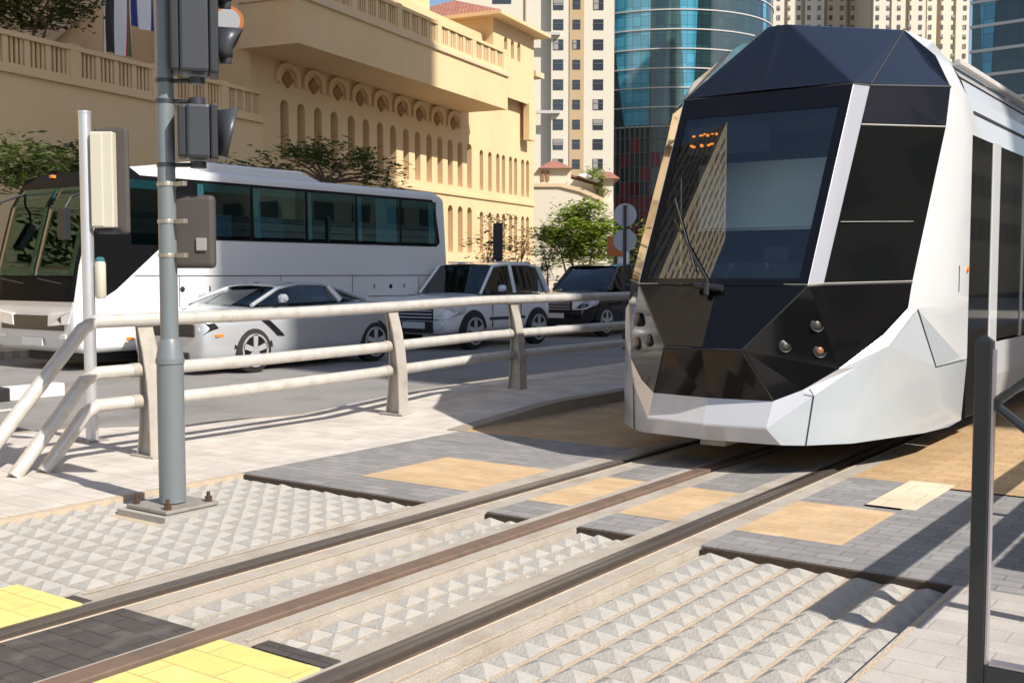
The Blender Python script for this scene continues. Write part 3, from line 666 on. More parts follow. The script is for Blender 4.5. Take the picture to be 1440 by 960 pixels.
# headlamps: three a side, bowl with lens
LAMPS = ((.725,7.712,1.10,.046,'lampglass'),(.545,7.565,.949,.042,'lampglass'),(.74,7.735,.912,.045,'lampamber'))
def lamp3(q):
    f = T if q == 1 else Tm
    n = Vector((.72*q,-.66,.16)).normalized()
    for (wv,yv,zv,r,mm) in LAMPS:
        c = Vector(f((wv,yv,zv)))
        bb = MB(); bb.tube([c-n*.05, c+n*.012, c+n*.018], [r*1.2,r*1.2,r*1.0], 24); ho = bb.build('headlamp', M['lampdark'], tr, auto=40)
        bb = MB(); bb.tube([c+n*.016, c+n*.021, c+n*.025], [r*.66,r*.58,r*.3], 20); bb.build('lens', M[mm], ho, auto=50)
        bb = MB(); 
        pts = []
        t1 = n.cross(Vector((0,0,1))).normalized(); t2 = t1.cross(n)
        for k in range(13):
            a = R(200+140*k/12); pts.append(c + n*.018 + (t1*math.cos(a)+t2*-math.sin(a)*-1)*r*1.12)
        bb.tube(pts, .0025, 6); bb.build('lamp_ring', M['siggrey'], ho)
lamp3(1); lamp3(-1)
# underside
b = MB(); b.box(-.85,.85,8.9-TY,YE-TY-.2,.16,.9); b.box(-1.2,1.2,9.62-TY,YE-.2-TY,.28,2.9); b.box(-.7,.7,7.75-TY,8.6-TY,.3,.55); b.build('underframe', M['interior'], tr)
b = MB(); b.box(-.1,.1,7.55-TY,7.9-TY,.18,.30); b.build('coupler_cover', M['plate'], tr)
for y in (10.6, 12.4):
    for s_ in (1,-1):
        b = MB(); b.disc((s_*.72,y-TY,.30), (1,0,0), .295, .1, 28); b.build('wheel', M['rust'], tr)
# gangway dark joint
b = MB(); b.box(-1.29,1.29,16.6-TY,17.05-TY,.3,3.2)
b.build('gangway', M['seam'], tr)

# ------------------------------------------------------------------ vehicles
def wheel(parent, x, y, r, side, spokes=5, w=.2):
    b = MB(); b.tube([(x-side*w,y,r),(x-side*.02,y,r),(x,y,r)], [r,r,r*.93], 30); wh = b.build('wheel', M['tyre'], parent, auto=40)
    b = MB(); b.disc((x+side*.002,y,r), (1,0,0), r*.70, .012, 30); b.build('rim_bowl', M['lampdark'], wh)
    b = MB()
    b.tube([(x+side*.004,y,r),(x+side*.03,y,r)], [r*.17,r*.12], 12)
    for k in range(spokes):
        a = 2*math.pi*k/spokes+.3; d = Vector((0,math.cos(a),math.sin(a))); t = Vector((0,-math.sin(a),math.cos(a)))
        c = Vector((x+side*.012,y,r))
        b.add([c+t*r*.10, c-t*r*.10, c+d*r*.70-t*r*.13, c+d*r*.70+t*r*.13, c+t*r*.10+Vector((side*.014,0,0)), c-t*r*.10+Vector((side*.014,0,0)), c+d*r*.70-t*r*.13+Vector((side*.014,0,0)), c+d*r*.70+t*r*.13+Vector((side*.014,0,0))],
              [(0,1,2,3),(4,5,6,7),(0,1,5,4),(1,2,6,5),(2,3,7,6),(3,0,4,7)])
    n = 28; rings = []
    for k in range(n):
        a = 2*math.pi*k/n; d = Vector((0,math.cos(a),math.sin(a))); c = Vector((x+side*.006,y,r))
        rings.append([c+d*r*.66, c+d*r*.66+Vector((side*.02,0,0)), c+d*r*.74+Vector((side*.02,0,0)), c+d*r*.74])
    rings.append(rings[0]); b.loft(rings, cap=False)
    b.build('rim', M['rim'], wh)
    return wh
def arch(parent, x, y, r, side, z):
    b = MB(); n = 16; pts = []
    for k in range(n+1):
        a = R(6 + 168*k/n); pts.append((x+side*.004, y+math.cos(a)*r, z+math.sin(a)*r))
    b.prism([(p[0]-side*.1,p[1],p[2]) for p in pts], (side*.104,0,0)); return b.build('wheel_arch', M['black'], parent)
def car(name, label, loc, stations, W, green, paint, wheels, wr, near=1, rings=None):
    """stations: (y, zbottom, zshoulder, ztop, halfwidth) ; green: belt/roof description"""
    c = empty(name, loc, label, 'car')
    b = MB(); rg = []
    for (y,zb,zs,zt,hw) in stations:
        half = [(hw*.80,zb),(hw*.97,zb+.10),(hw*1.0,(zb+zs)/2),(hw*.985,zs),(hw*.86,zt-.02),(hw*.5,zt+.005)]
        rg.append([(x,y,z) for x,z in half] + [(0,y,zt+.02)] + [(-x,y,z) for x,z in half[::-1]] + [(0,y,zb)])
    b.loft(rg); b.build('body', paint, c, smooth=True, sub=2)
    # greenhouse
    gb, gt = green['belt'], green['roof']     # lists of (y, z, halfwidth)
    # belt: front, rear ; roof: front, mid, rear
    (y0,z0,h0),(y3,z3,h3) = gb; rf = gt
    ring = lambda y,z,hb,zb,ht: [(hb,y,zb),(ht,y,z-.03),(ht*.8,y,z),(-ht*.8,y,z),(-ht,y,z-.03),(-hb,y,zb)]
    g = MB(); roofpts = []
    # glass volume
    belt_z = lambda y: z0+(z3-z0)*(y-y0)/(y3-y0); belt_h = lambda y: h0+(h3-h0)*(y-y0)/(y3-y0)
    sts = [[(h0*.96,y0,z0),(h0*.9,y0,z0+.005),(h0*.6,y0-.04,z0+.01),(-h0*.6,y0-.04,z0+.01),(-h0*.9,y0,z0+.005),(-h0*.96,y0,z0)]]
    for (y,z,h) in rf: sts.append(ring(y,z,belt_h(y),belt_z(y),h))
    sts.append([(h3*.96,y3,z3),(h3*.9,y3,z3+.005),(h3*.6,y3+.03,z3+.01),(-h3*.6,y3+.03,z3+.01),(-h3*.9,y3,z3+.005),(-h3*.96,y3,z3)])
    g.loft(sts, cap=False, closed=False); g.build('windows', M['glasscar'], c, auto=40)
    r = MB(); rr = []
    for (y,z,h) in rf: rr.append([(h+.006,y,z-.035),(h+.004,y,z-.015),(h*.8,y,z+.012),(0,y,z+.03),(-h*.8,y,z+.012),(-h-.004,y,z-.015),(-h-.006,y,z-.035)])
    r.loft(rr, cap=False, closed=False); r.build('roof', paint, c, smooth=True)
    for s in (1,-1):
        pl = MB()
        pl.tube([(s*h0*.95,y0,z0),(s*(rf[0][2]+.002),rf[0][0],rf[0][1]-.02)], .035, 8)
        pl.tube([(s*rf[k][2],rf[k][0],rf[k][1]-.02) for k in range(len(rf))], .03, 8)
        pl.tube([(s*h3*.95,y3,z3),(s*(rf[-1][2]+.002),rf[-1][0],rf[-1][1]-.02)], green.get('cp',.05), 8)
        for (yb, yt, th) in green['pillars']:
            zt = None
            for k in range(len(rf)-1):
                if rf[k][0] <= yt <= rf[k+1][0]:
                    u = (yt-rf[k][0])/(rf[k+1][0]-rf[k][0]); zt = rf[k][1]+(rf[k+1][1]-rf[k][1])*u; ht = rf[k][2]+(rf[k+1][2]-rf[k][2])*u
            pl.tube([(s*(belt_h(yb)+.0),yb,belt_z(yb)),(s*(ht+.0),yt,zt-.02)], th, 8)
        pl.build('window_pillars', paint, c, auto=50)
    it = MB(); it.box(-h0*.8,h0*.8,y0+.25,y0+.45,z0-.15,z0+.02); it.build('dashboard', M['interior'], c, bevel=.03)
    for s in (-.38,.38):
        it = MB(); zt_ = rf[1][1]-.26; it.box(s-.22,s+.22,rf[0][0]+.55,rf[0][0]+.7,z0-.3,zt_); it.box(s-.12,s+.12,rf[0][0]+.58,rf[0][0]+.68,zt_-.005,zt_+.14)
        it.build('seat', M['interior'], c, bevel=.03)
    for (y) in wheels:
        for s in (1,-1):
            hw = W/2
            arch(c, s*(hw-.005), y, wr*1.12, s, wr); wheel(c, s*(hw+.02), y, wr, s)
    for s in (1,-1):
        mz = z0+.05; my = y0+.55
        b = MB(); b.tube([(s*(h0+.02),my,mz),(s*(h0+.1),my-.01,mz+.03)], .02, 6); 
        rgm = []
        for (x,sc_) in ((.08,.6),(.12,1),(.22,.95),(.26,.5)): rgm.append([(s*(h0+x),my-.06+.10*math.cos(t)*sc_*.6,mz+.06+.075*math.sin(t)*sc_) for t in [2*math.pi*k/10 for k in range(10)]])
        b.loft(rgm); b.build('mirror', paint, c, auto=50)
    return c
# silver coupe
cp = car('sports_coupe', 'silver two door sports coupe with dark fender stripe seen through the railing', (-14.50, 10.93, ROAD),
    [(0.0,.22,.74,.90,.76),(.03,.16,.78,.94,.87),(.18,.14,.84,.98,.95),(.6,.15,.90,1.03,.98),(1.1,.15,.93,1.06,.98),(1.7,.15,.92,1.06,.96),(2.7,.15,.94,1.07,.97),(3.5,.16,1.0,1.11,1.0),(4.1,.22,.98,1.10,.96),(4.34,.34,.92,1.06,.88),(4.42,.42,.86,1.0,.80)],
    1.92, dict(belt=[(1.05,1.07,.84),(3.80,1.12,.74)], roof=[(1.75,1.35,.62),(2.2,1.42,.63),(2.75,1.415,.62),(3.2,1.33,.60)], pillars=[(3.1,2.95,.06)], cp=.05), M['silver'], (.95,3.77), .36)
b = MB(); b.box(-.68,.68,-.02,.08,.60,.80); b.build('grille', M['black'], cp, bevel=.02)
b = MB(); b.box(-.55,.55,-.015,.1,.24,.36); b.build('lower_grille', M['black'], cp, bevel=.02)
for s in (1,-1):
    b = MB(); b.prism([(s*.60,-.012,.62),(s*.60,-.012,.79),(s*.91,.10,.82),(s*.94,.16,.74),(s*.86,.04,.64)], (0,.12,0)); h = b.build('headlight', M['lampdark'], cp, bevel=.01)
    b = MB(); b.disc((s*.75,.03,.715), (0,1,0), .045, .03, 16); b.build('lens', M['lamp'], h)
    b = MB(); x0, x1 = sorted((s*.90, s*.955)); b.box(x0,x1,.20,.36,.60,.65); b.build('side_marker', M['orangelens'], cp, bevel=.01)
    # dark stripe over the fender, follows the side
    b = MB(); st = []
    for t in range(9):
        u = t/8; y = .82+.62*u; z = 1.0-.42*u**1.3; x = .80+.175*min(1,u*2.2)
        st.append([(s*(x+.004),y,z),(s*(x+.004),y+.16,z-.01)])
    b.loft(st, cap=False, closed=False); b.build('fender_stripe', M['carblack'], cp)
    b = MB(); x0, x1 = sorted((s*.935, s*.965)); b.prism([(x0,3.17,.55),(x0,3.25,.55),(x0,3.35,.83),(x0,3.27,.83)],(x1-x0,0,0)); b.prism([(x0,3.29,.55),(x0,3.35,.55),(x0,3.44,.81),(x0,3.38,.81)],(x1-x0,0,0)); b.build('side_vent', M['siggrey'], cp)
    b = MB(); x0, x1 = sorted((s*.945, s*.972)); b.box(x0,x1,2.8,2.96,.84,.865); b.build('door_handle', M['silver'], cp)
b = MB(); b.prism([(-.42,.12,.92),(.42,.12,.92),(.42,1.0,1.065),(-.42,1.0,1.065)],(0,0,.012)); b.build('bonnet_stripe', M['carblack'], cp)
# white off roader
sv = car('off_roader', 'white short off roader with chrome grille behind the sports coupe', (-14.85, 17.35, ROAD),
    [(0.0,.38,.70,.86,.66),(.08,.30,.82,1.02,.84),(.4,.30,.92,1.10,.92),(.9,.30,.96,1.14,.94),(1.3,.30,.98,1.18,.94),(2.2,.30,1.0,1.18,.94),(3.2,.30,1.0,1.18,.94),(3.7,.36,.98,1.14,.90),(3.85,.46,.92,1.08,.82)],
    1.88, dict(belt=[(1.15,1.16,.88),(3.75,1.16,.84)], roof=[(1.70,1.76,.74),(2.2,1.80,.74),(3.0,1.80,.73),(3.45,1.74,.70)], pillars=[(2.35,2.3,.05)], cp=.07), M['carwhite'], (.80,3.15), .39)
b = MB(); b.box(-.50,.50,-.03,.1,.62,.90); g = b.build('grille', M['black'], sv, bevel=.02)
for z in (.68,.75,.82):
    b = MB(); b.box(-.49,.49,-.05,-.03,z-.014,z+.014); b.build('grille_bar', M['chrome'], g)
b = MB(); b.box(-.48,.48,-.02,.1,.36,.60); b.build('lower_grille', M['black'], sv, bevel=.02)
b = MB(); b.box(-.30,.30,-.05,-.03,.45,.58); b.build('number_plate', M['numplate'], sv, bevel=.005)
b = MB(); b.box(-.65,.65,.02,.12,.36,.42); b.build('skid_plate', M['rim'], sv)
for s in (1,-1):
    x0, x1 = sorted((s*.54, s*.87)); b = MB(); b.prism([(s*.52,-.045,.64),(s*.52,-.045,.90),(s*.84,.10,.94),(s*.945,.36,.92),(s*.935,.30,.78),(s*.82,.05,.66)],(0,.2,0)); b.build('headlight', M['lamp'], sv, bevel=.02)
    b = MB(); b.disc((s*.68,.0,.52),(0,1,0),.06,.06,14); b.build('fog_lamp', M['lamp'], sv)
    b = MB(); b.tube([(s*.62,1.9,1.83),(s*.62,3.3,1.83)], .018, 6); b.build('roof_bar', M['chrome'], sv)
for q, dk_ in ((sv, 0),):
    for s in (1,-1):
        for y in (1.45, 2.5):
            b = MB(); x0, x1 = sorted((s*.90, s*.938)); b.box(x0,x1,y,y+.014,.46,1.10); b.build('door_gap', M['seam'], q)
        b = MB(); x0, x1 = sorted((s*.90, s*.965)); b.box(x0,x1,2.22,2.40,.98,1.01); b.build('door_handle', M['chrome'], q, bevel=.005)
        b = MB(); x0, x1 = sorted((s*.90, s*.95)); b.box(x0,x1,1.35,2.65,.60,.66); b.build('side_strip', M['siggrey'], q, bevel=.008)
# black off roader behind
dk = car('off_roader', 'black off roader parked behind the white one, beside the round signs', (-15.0, 22.9, ROAD),
    [(0.0,.38,.70,.86,.66),(.08,.30,.82,1.02,.84),(.4,.30,.92,1.10,.92),(.9,.30,.96,1.14,.94),(1.3,.30,.98,1.18,.94),(2.5,.30,1.0,1.18,.94),(4.0,.30,1.0,1.18,.94),(4.6,.36,.98,1.14,.90),(4.75,.46,.92,1.08,.82)],
    1.88, dict(belt=[(1.15,1.16,.88),(4.65,1.16,.84)], roof=[(1.8,1.76,.72),(2.4,1.82,.74),(3.8,1.82,.73),(4.35,1.76,.70)], pillars=[(2.5,2.45,.04),(3.5,3.5,.04)], cp=.07), M['carblack'], (.85,3.65), .39)
b = MB(); b.box(-.46,.46,-.03,.1,.64,.90); g = b.build('grille', M['black'], dk, bevel=.02)
for z in (.70,.77,.84):
    b = MB(); b.box(-.45,.45,-.05,-.03,z-.011,z+.011); b.build('grille_bar', M['chrome'], g)
b = MB(); b.box(-.27,.27,-.05,-.03,.48,.60); b.build('number_plate', M['numplate'], dk, bevel=.005)
for s in (1,-1):
    b = MB(); b.prism([(s*.50,-.045,.68),(s*.50,-.045,.90),(s*.84,.10,.94),(s*.945,.36,.92),(s*.93,.28,.80),(s*.82,.05,.70)],(0,.2,0)); b.build('headlight', M['lamp'], dk, bevel=.02)

# ------------------------------------------------------------------ the coach
BX, BY = -17.03, 10.2
bs = empty('coach', (BX, BY, ROAD), 'white touring coach with black wraparound front and teal tinted windows', 'bus')
HW = 1.225
prof = [(.10,.29),(.0,.55),(.0,1.15),(.10,1.7),(.38,2.7),(.62,3.12),(1.0,3.34),(1.4,3.40),(9.0,3.40),(9.35,3.28),(9.46,1.8),(9.42,.6),(9.3,.30)]
b = MB(); b.prism([(-HW,y,z) for y,z in prof], (2*HW,0,0)); b.build('body', M['white'], bs, bevel=.13, seg=4, auto=None)
def sidepanel(mb, pts, d, x=HW, t=.004): mb.prism([(x+d,y-BY,z-ROAD) for y,z in pts], (t,0,0))
for s in (1,-1):
    b = MB()
    pts = [(10.36,1.08),(10.77,1.10),(10.95,1.20),(11.78,1.86),(12.05,2.04),(12.6,2.055),(19.22,2.06),(19.34,2.15),(19.16,3.02),(19.05,3.10),(11.45,3.10),(11.25,3.22),(10.86,3.10),(10.74,2.8),(10.62,2.4),(10.46,1.7)]
    b.prism([(s*(HW+.003),y-BY,z-ROAD) for y,z in pts], (s*.004,0,0)); b.build('window_band', M['busblk'], bs)
    wins = [(11.25,12.15,1.95,3.02),(12.62,13.80,2.10,3.05),(13.88,15.18,2.10,3.05),(15.26,16.58,2.10,3.05),(16.66,17.95,2.10,3.05),(18.03,19.20,2.10,3.05)]
    if s == 1:
        for k, (a, c_, z0, z1) in enumerate(wins):
            b = MB(); b.box(s*HW+.013,s*HW+.017,a-BY,c_-BY,z0-ROAD,z1-ROAD); wn = b.build('side_window', M['glassbus'], bs)
            if k:
                spans = {1:[(.0,.13)],2:[(.0,.17)],3:[(-.0,.10),],4:[(.0,.12),(.55,1.20)],5:[(.90,1.08)]}[k]
                for (u0,u1) in spans:
                    b = MB(); n = max(4, int((u1-u0)/.035)); top, bot = [], []
                    for i in range(n+1):
                        u = u0+(u1-u0)*i/n; dx = s*HW+.0085+.003*(i % 2); pin = .035*math.sin(2*math.pi*u)*0
                        top.append((dx,a+u-BY,z1-.02-ROAD)); bot.append((dx,a+u+.03-BY,z0+.02-ROAD))
                    b.loft([top,bot], cap=False, closed=False); b.build('curtain', M['curtain'], wn)
                if k in (1,2):
                    b = MB(); b.box(s*HW+.0075,s*HW+.009,a+.2-BY,a+.75-BY,z0+.02-ROAD,z0+.42-ROAD); b.build('seat_back', M['seat'], wn, bevel=.0)
            b = MB(); b.box(s*HW+.0075,s*HW+.009,a-BY,c_-BY,z1-.14-ROAD,z1-ROAD); b.build('sun_band', M['tealband'], wn)
    b = MB(); x0, x1 = sorted((s*(HW+.001), s*(HW+.006)))
    b.box(x0,x1,11.3-BY,19.55-BY,1.415-ROAD,1.43-ROAD)
    for y in (12.2,14.55,16.5,18.6): b.box(x0,x1,y-BY,y+.012-BY,.35-ROAD,1.415-ROAD)
    b.box(x0,x1,17.0-BY,19.5-BY,.98-ROAD,.995-ROAD); b.build('panel_gap', M['siggrey'], bs)
    for y in (12.27,17.68):
        b = MB(); b.disc((s*(HW+.002),y-BY,1.19-ROAD),(1,0,0),.05,.012,14); b.build('flap_lock', M['black'], bs)
    for y in (11.95,12.85,17.15,18.1):
        b = MB(); b.box(x0,x1,y-BY,y+.03-BY,1.15-ROAD,1.24-ROAD); b.build('flap_catch', M['seam'], bs)
    b = MB(); b.box(x0,x1+.01,11.12-BY,11.26-BY,.36-ROAD,.41-ROAD); b.build('side_marker', M['orangelens'], bs)
    for y in (12.95,17.6):
        arch(bs, s*(HW-.01), y-BY, .58, s, .46); wheel(bs, s*(HW+.0), y-BY, .46, s, 8, .28)
# front
def frontpt(x, z, d=.006):    # interpolate the front profile
    zz = z
    for (y0,z0),(y1,z1) in zip(prof[1:8], prof[2:9]):
        if z0 <= zz <= z1:
            y = y0+(y1-y0)*(zz-z0)/(z1-z0); break
    else: y = 0
    yc = .10*(abs(x)/HW)**4
    return (x, y-d+yc*.0, zz)
def frontsheet(name, ma, x0, x1, z0, z1, d, par, n=8, mz=6):
    g = MB(); vs = []; fs = []
    zs = sorted(set([z0+(z1-z0)*j/mz for j in range(mz+1)] + [z for _, z in prof[1:8] if z0 < z < z1]))
    for z in zs:
        for i in range(n+1): vs.append(frontpt(x0+(x1-x0)*i/n, z, d))
    for j in range(len(zs)-1):
        for i in range(n): fs.append((j*(n+1)+i, j*(n+1)+i+1, (j+1)*(n+1)+i+1, (j+1)*(n+1)+i))
    g.add(vs, fs); o = g.build(name, ma, par, smooth=True); o.modifiers.new('t','SOLIDIFY').thickness = .003; return o
frontsheet('front_mask', M['busmatt'], -HW+.02, HW-.02, 1.13, 3.34, .012, bs)
for x0, x1 in ((-1.12,-.02),(.02,1.12)):
    wsc = frontsheet('windscreen', M['glassbusf'], x0, x1, 1.55, 3.02, .03, bs)
    frontsheet('sun_band', M['tealband'], x0, x1, 2.84, 3.0, .016, wsc)
    fd = frontsheet('lining', M['busmatt'], x0, x1, 1.56, 2.82, .010, wsc)
b = MB()
for x in (-.53,.43):
    b = MB(); b.box(x-.045,x+.045,.72,.80,3.22,3.275); b.build('roof_lamp', M['orangelens'], bs, bevel=.01)
b = MB(); b.prism([(-.9,-.035,.66),(.9,-.035,.66),(.86,-.035,.90),(-.86,-.035,.90)],(0,.04,0)); b.build('grille', M['lampdark'], bs, bevel=.01)
for s in (1,-1):
    b = MB(); b.prism([(s*.50,-.05,.72),(s*1.04,-.03,.76),(s*1.14,-.01,1.0),(s*.95,-.03,.96),(s*.52,-.05,.92)],(0,.08,0)); b.build('headlight', M['lamp'], bs, bevel=.015)
    b = MB(); b.box(s*.86-.1,s*.86+.1,-.02,.03,.52,.60); b.build('fog_lamp', M['lamp'], bs, bevel=.01)
    b = MB(); b.tube([(s*.98,.5,2.95),(s*1.02,.1,2.8),(s*1.04,-.02,2.62)], .022, 8); b.box(s*1.04-.09,s*1.04+.09,-.1,.02,2.12,2.62); b.build('mirror', M['sigblk'], bs, bevel=.02)
b = MB(); b.box(-.3,.3,-.025,.0,.40,.53); b.build('number_plate', M['numplate'], bs, bevel=.004)
b = MB(); b.tube([(.9,-.03,1.42),(.25,-.04,1.50)], .012, 6); b.tube([(-.2,-.03,1.42),(-.85,-.04,1.50)], .012, 6); b.build('wiper', M['black'], bs)
b = MB(); b.prism([(-.85,2.45,3.38),(-.85,2.65,3.60),(-.85,5.3,3.60),(-.85,5.95,3.40)],(1.7,0,0)); b.build('roof_unit', M['white'], bs, bevel=.05)
b = MB(); b.box(-.8,.8,.4,9.0,.12,.5); b.build('underframe', M['interior'], bs)

# ------------------------------------------------------------------ the sand coloured hotel
BL = (-29.46-.1887*50, -5.66+.982*50, 0)
hb = empty('hotel_building', BL, 'sand coloured hotel block with arched niches and a long overhanging balcony', 'building', rz=R(10.877))
U0 = 50
def openings(mb, y0, y1, z0, z1, ops, x=0, depth=.45, seg=8):
    cur = y0
    for (yc, w_, zb, zt, ar) in ops:
        l, r = yc-w_/2, yc+w_/2
        mb.poly([(x,cur,z0),(x,l,z0),(x,l,z1),(x,cur,z1)])
        mb.poly([(x,l,z0),(x,r,z0),(x,r,zb),(x,l,zb)])
        if ar:
            arc = [(yc-w_/2*math.cos(math.pi*k/seg), zt-w_/2+w_/2*math.sin(math.pi*k/seg)) for k in range(seg+1)]
        else: arc = [(l,zt),(r,zt)]
        for a, c in zip(arc[:-1], arc[1:]): mb.poly([(x,a[0],a[1]),(x,c[0],c[1]),(x,c[0],z1),(x,a[0],z1)])
        out = [(l,zb)] + arc + [(r,zb)]
        for a, c in zip(out, out[1:] + out[:1]): mb.poly([(x,a[0],a[1]),(x-depth,a[0],a[1]),(x-depth,c[0],c[1]),(x,c[0],c[1])])
        cur = r
    mb.poly([(x,cur,z0),(x,y1,z0),(x,y1,z1),(x,cur,z1)])
arch_u = [41.0,42.27,43.6,44.96,46.45,47.8,49.15,50.45,51.8,53.05,54.35,55.62,56.86,58.1,59.32]
arch_g2 = [60.95,62.15,63.3,64.15,65.23,66.02,67.15,67.95]
U = lambda u: u-U0
b = MB()
opsB = [(U(u),.62,6.55,9.2,1) for u in arch_u] + [(U(u),.5,6.55,9.0,1) for u in arch_g2]
opsA = [(U(u),.62,2.7,5.42,1) for u in arch_u] + [(U(u),.5,2.7,5.25,1) for u in arch_g2]
openings(b, U(38.6), U(69.0), -.3, 6.0, opsA); openings(b, U(38.6), U(69.0), 6.0, 10.95, opsB)
b.poly([(0,U(38.6),10.95),(0,U(69),10.95),(0,U(69),16.0),(0,U(38.6),16.0)])
b.poly([(0,U(38.6),-.3),(0,U(38.6),24),(-8,U(38.6),24),(-8,U(38.6),-.3)]); b.poly([(0,U(69),-.3),(0,U(69),16),(-14,U(69),16),(-14,U(69),-.3)])
b.box(-8,-2.5,U(38.7),U(59),15.9,24)
b.poly([(0,U(38.6),16),(0,U(69),16),(-14,U(69),16),(-14,U(38.6),16)])
b.build('wall', M['wall'], hb)
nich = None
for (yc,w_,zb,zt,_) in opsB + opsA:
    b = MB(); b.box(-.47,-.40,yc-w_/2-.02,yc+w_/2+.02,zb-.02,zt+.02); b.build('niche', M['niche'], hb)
# ornaments below the soffit
for k in range(9):
    u = 41.2+2.0*k
    b = MB(); y = U(u); n = 10; pts = [(0,y-.85,9.9),(0,y-.85,10.25)] + [(0,y-.85*math.cos(math.pi*j/n),10.25+.6*math.sin(math.pi*j/n)) for j in range(n+1)] + [(0,y+.85,9.9),(0,y+.6,9.9),(0,y+.6,10.2)] + [(0,y+.6*math.cos(math.pi*j/n),10.2+.42*math.sin(math.pi*j/n)) for j in range(n+1)] + [(0,y-.6,9.9)]
    b.prism([(.01,p[1],p[2]) for p in pts], (.16,0,0)); o = b.build('ornament', M['wall'], hb)
    b = MB(); b.prism([(.01,y,9.75),(.01,y+.42,10.1),(.01,y,10.5),(.01,y-.42,10.1)],(.09,0,0)); b.build('lattice', M['lattice'], o)
# mouldings
b = MB(); b.box(0,.10,U(38.9),U(69.05),6.0,6.18); b.build('string_course', M['wall'], hb)
# terrace wall on the left with its balustrade
b = MB(); b.box(-.3,.35,U(-15),U(38.9),-.3,7.9); b.box(-.5,.47,U(-15),U(39.0),7.9,8.05); b.build('terrace_wall', M['wall'], hb)
b = MB(); b.box(-6,-.3,U(-15),U(38.6),7.7,7.9); b.build('terrace_floor', M['pave_right'], hb)
b = MB(); b.box(-8,-5.5,U(-15),U(38.6),-.3,24); b.build('upper_wall', M['wall'], hb)
b = MB(); b.prism([(-5.5,U(18),7.9),(-5.5,U(30.5),7.9),(-5.5,U(30.5),8.6),(-5.5,U(35),12.6),(-5.5,U(35),13.6),(-5.5,U(30.0),9.3),(-5.5,U(18),9.3)],(.35,0,0)); b.build('stair_wall', M['trim'], hb)
def balustrade(u0, u1, z0, x, pier, par, right=True):
    b = MB(); h = 1.22
    b.box(x-.12,x+.12,U(u0),U(u1),z0,z0+.2); b.box(x-.16,x+.16,U(u0),U(u1),z0+h-.16,z0+h)
    u = u0
    while u < u1-.3:
        b.box(x-.15,x+.15,U(u),U(min(u+.45,u1)),z0+.001,z0+h+.06); e = min(u+pier, u1); n = 4; pw = (e-u-.45)/n
        for k in range(n):
            a = u+.45+pw*k
            if a+pw > u1: break
            b.box(x-.09,x+.09,U(a),U(a+pw*.13),z0+.2,z0+h-.16); b.box(x-.09,x+.09,U(a+pw*.87),U(a+pw),z0+.2,z0+h-.16)
            for q in (.32,.55,.76): b.box(x-.05,x+.05,U(a+pw*q-pw*.05),U(a+pw*q+pw*.05),z0+.2,z0+h-.16)
        u += pier
    o = b.build('balustrade', M['wall'], par)
    q = MB(); q.box(x-.028,x-.008,U(u0)+.02,U(u1)-.02,z0+.19,z0+h-.15); q.build('slot_shade', M['slot_shade'], o)  # dark sheet paints the shade seen through the balustrade slots
    return o
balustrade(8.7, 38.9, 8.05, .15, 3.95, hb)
# long balcony
b = MB(); b.box(0,3.0,U(37.9),U(58.3),10.88,12.72); bo = b.build('balcony', M['wall'], hb)
b = MB(); b.box(-.0,3.12,U(37.8),U(58.4),12.722,12.98); b.build('coping', M['trim'], bo, bevel=.04)
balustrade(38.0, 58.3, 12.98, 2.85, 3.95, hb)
# pavilion
b = MB(); openings(b, U(60.6), U(68.2), 16, 17.2, [], .2)
b = MB(); openings(b, U(61.4), U(67.6), 12.5, 17.0, [(U(63.2),.5,15.0,16.2,1),(U(64.2),.5,15.0,16.2,1),(U(65.2),.5,15.0,16.2,1)], .6, .35)
b.poly([(.6,U(61.4),12.5),(.6,U(61.4),17.0),(-7,U(61.4),17.0),(-7,U(61.4),12.5)]); b.poly([(.6,U(67.6),12.5),(.6,U(67.6),17.0),(-7,U(67.6),17.0),(-7,U(67.6),12.5)])
b.box(.3,.72,U(66.6),U(67.65),10.2,12.6); b.build('pavilion_wall', M['wall'], hb)
for u in (63.2,64.2,65.2):
    b = MB(); b.box(.2,.26,U(u)-.28,U(u)+.28,14.98,16.25); b.build('window', M['lattice'], hb)
b = MB(); b.prism([(1.5,U(60.6),17.0),(1.5,U(68.4),17.0),(-8,U(68.4),17.0),(-8,U(60.6),17.0)],(0,0,.22)); b.build('eaves', M['wall'], hb)
b = MB(); b.add([(1.5,U(60.6),17.22),(1.5,U(68.4),17.22),(-8,U(68.4),17.22),(-8,U(60.6),17.22),(-3.2,U(63.6),18.9),(-3.2,U(65.4),18.9)],[(0,1,5,4),(1,2,5),(2,3,4,5),(3,0,4)]); b.build('roof', M['tile'], hb)
b = MB(); b.box(-.2,.5,U(68.2),U(69.6),14.6,14.95); b.build('cornice', M['trim'], hb)
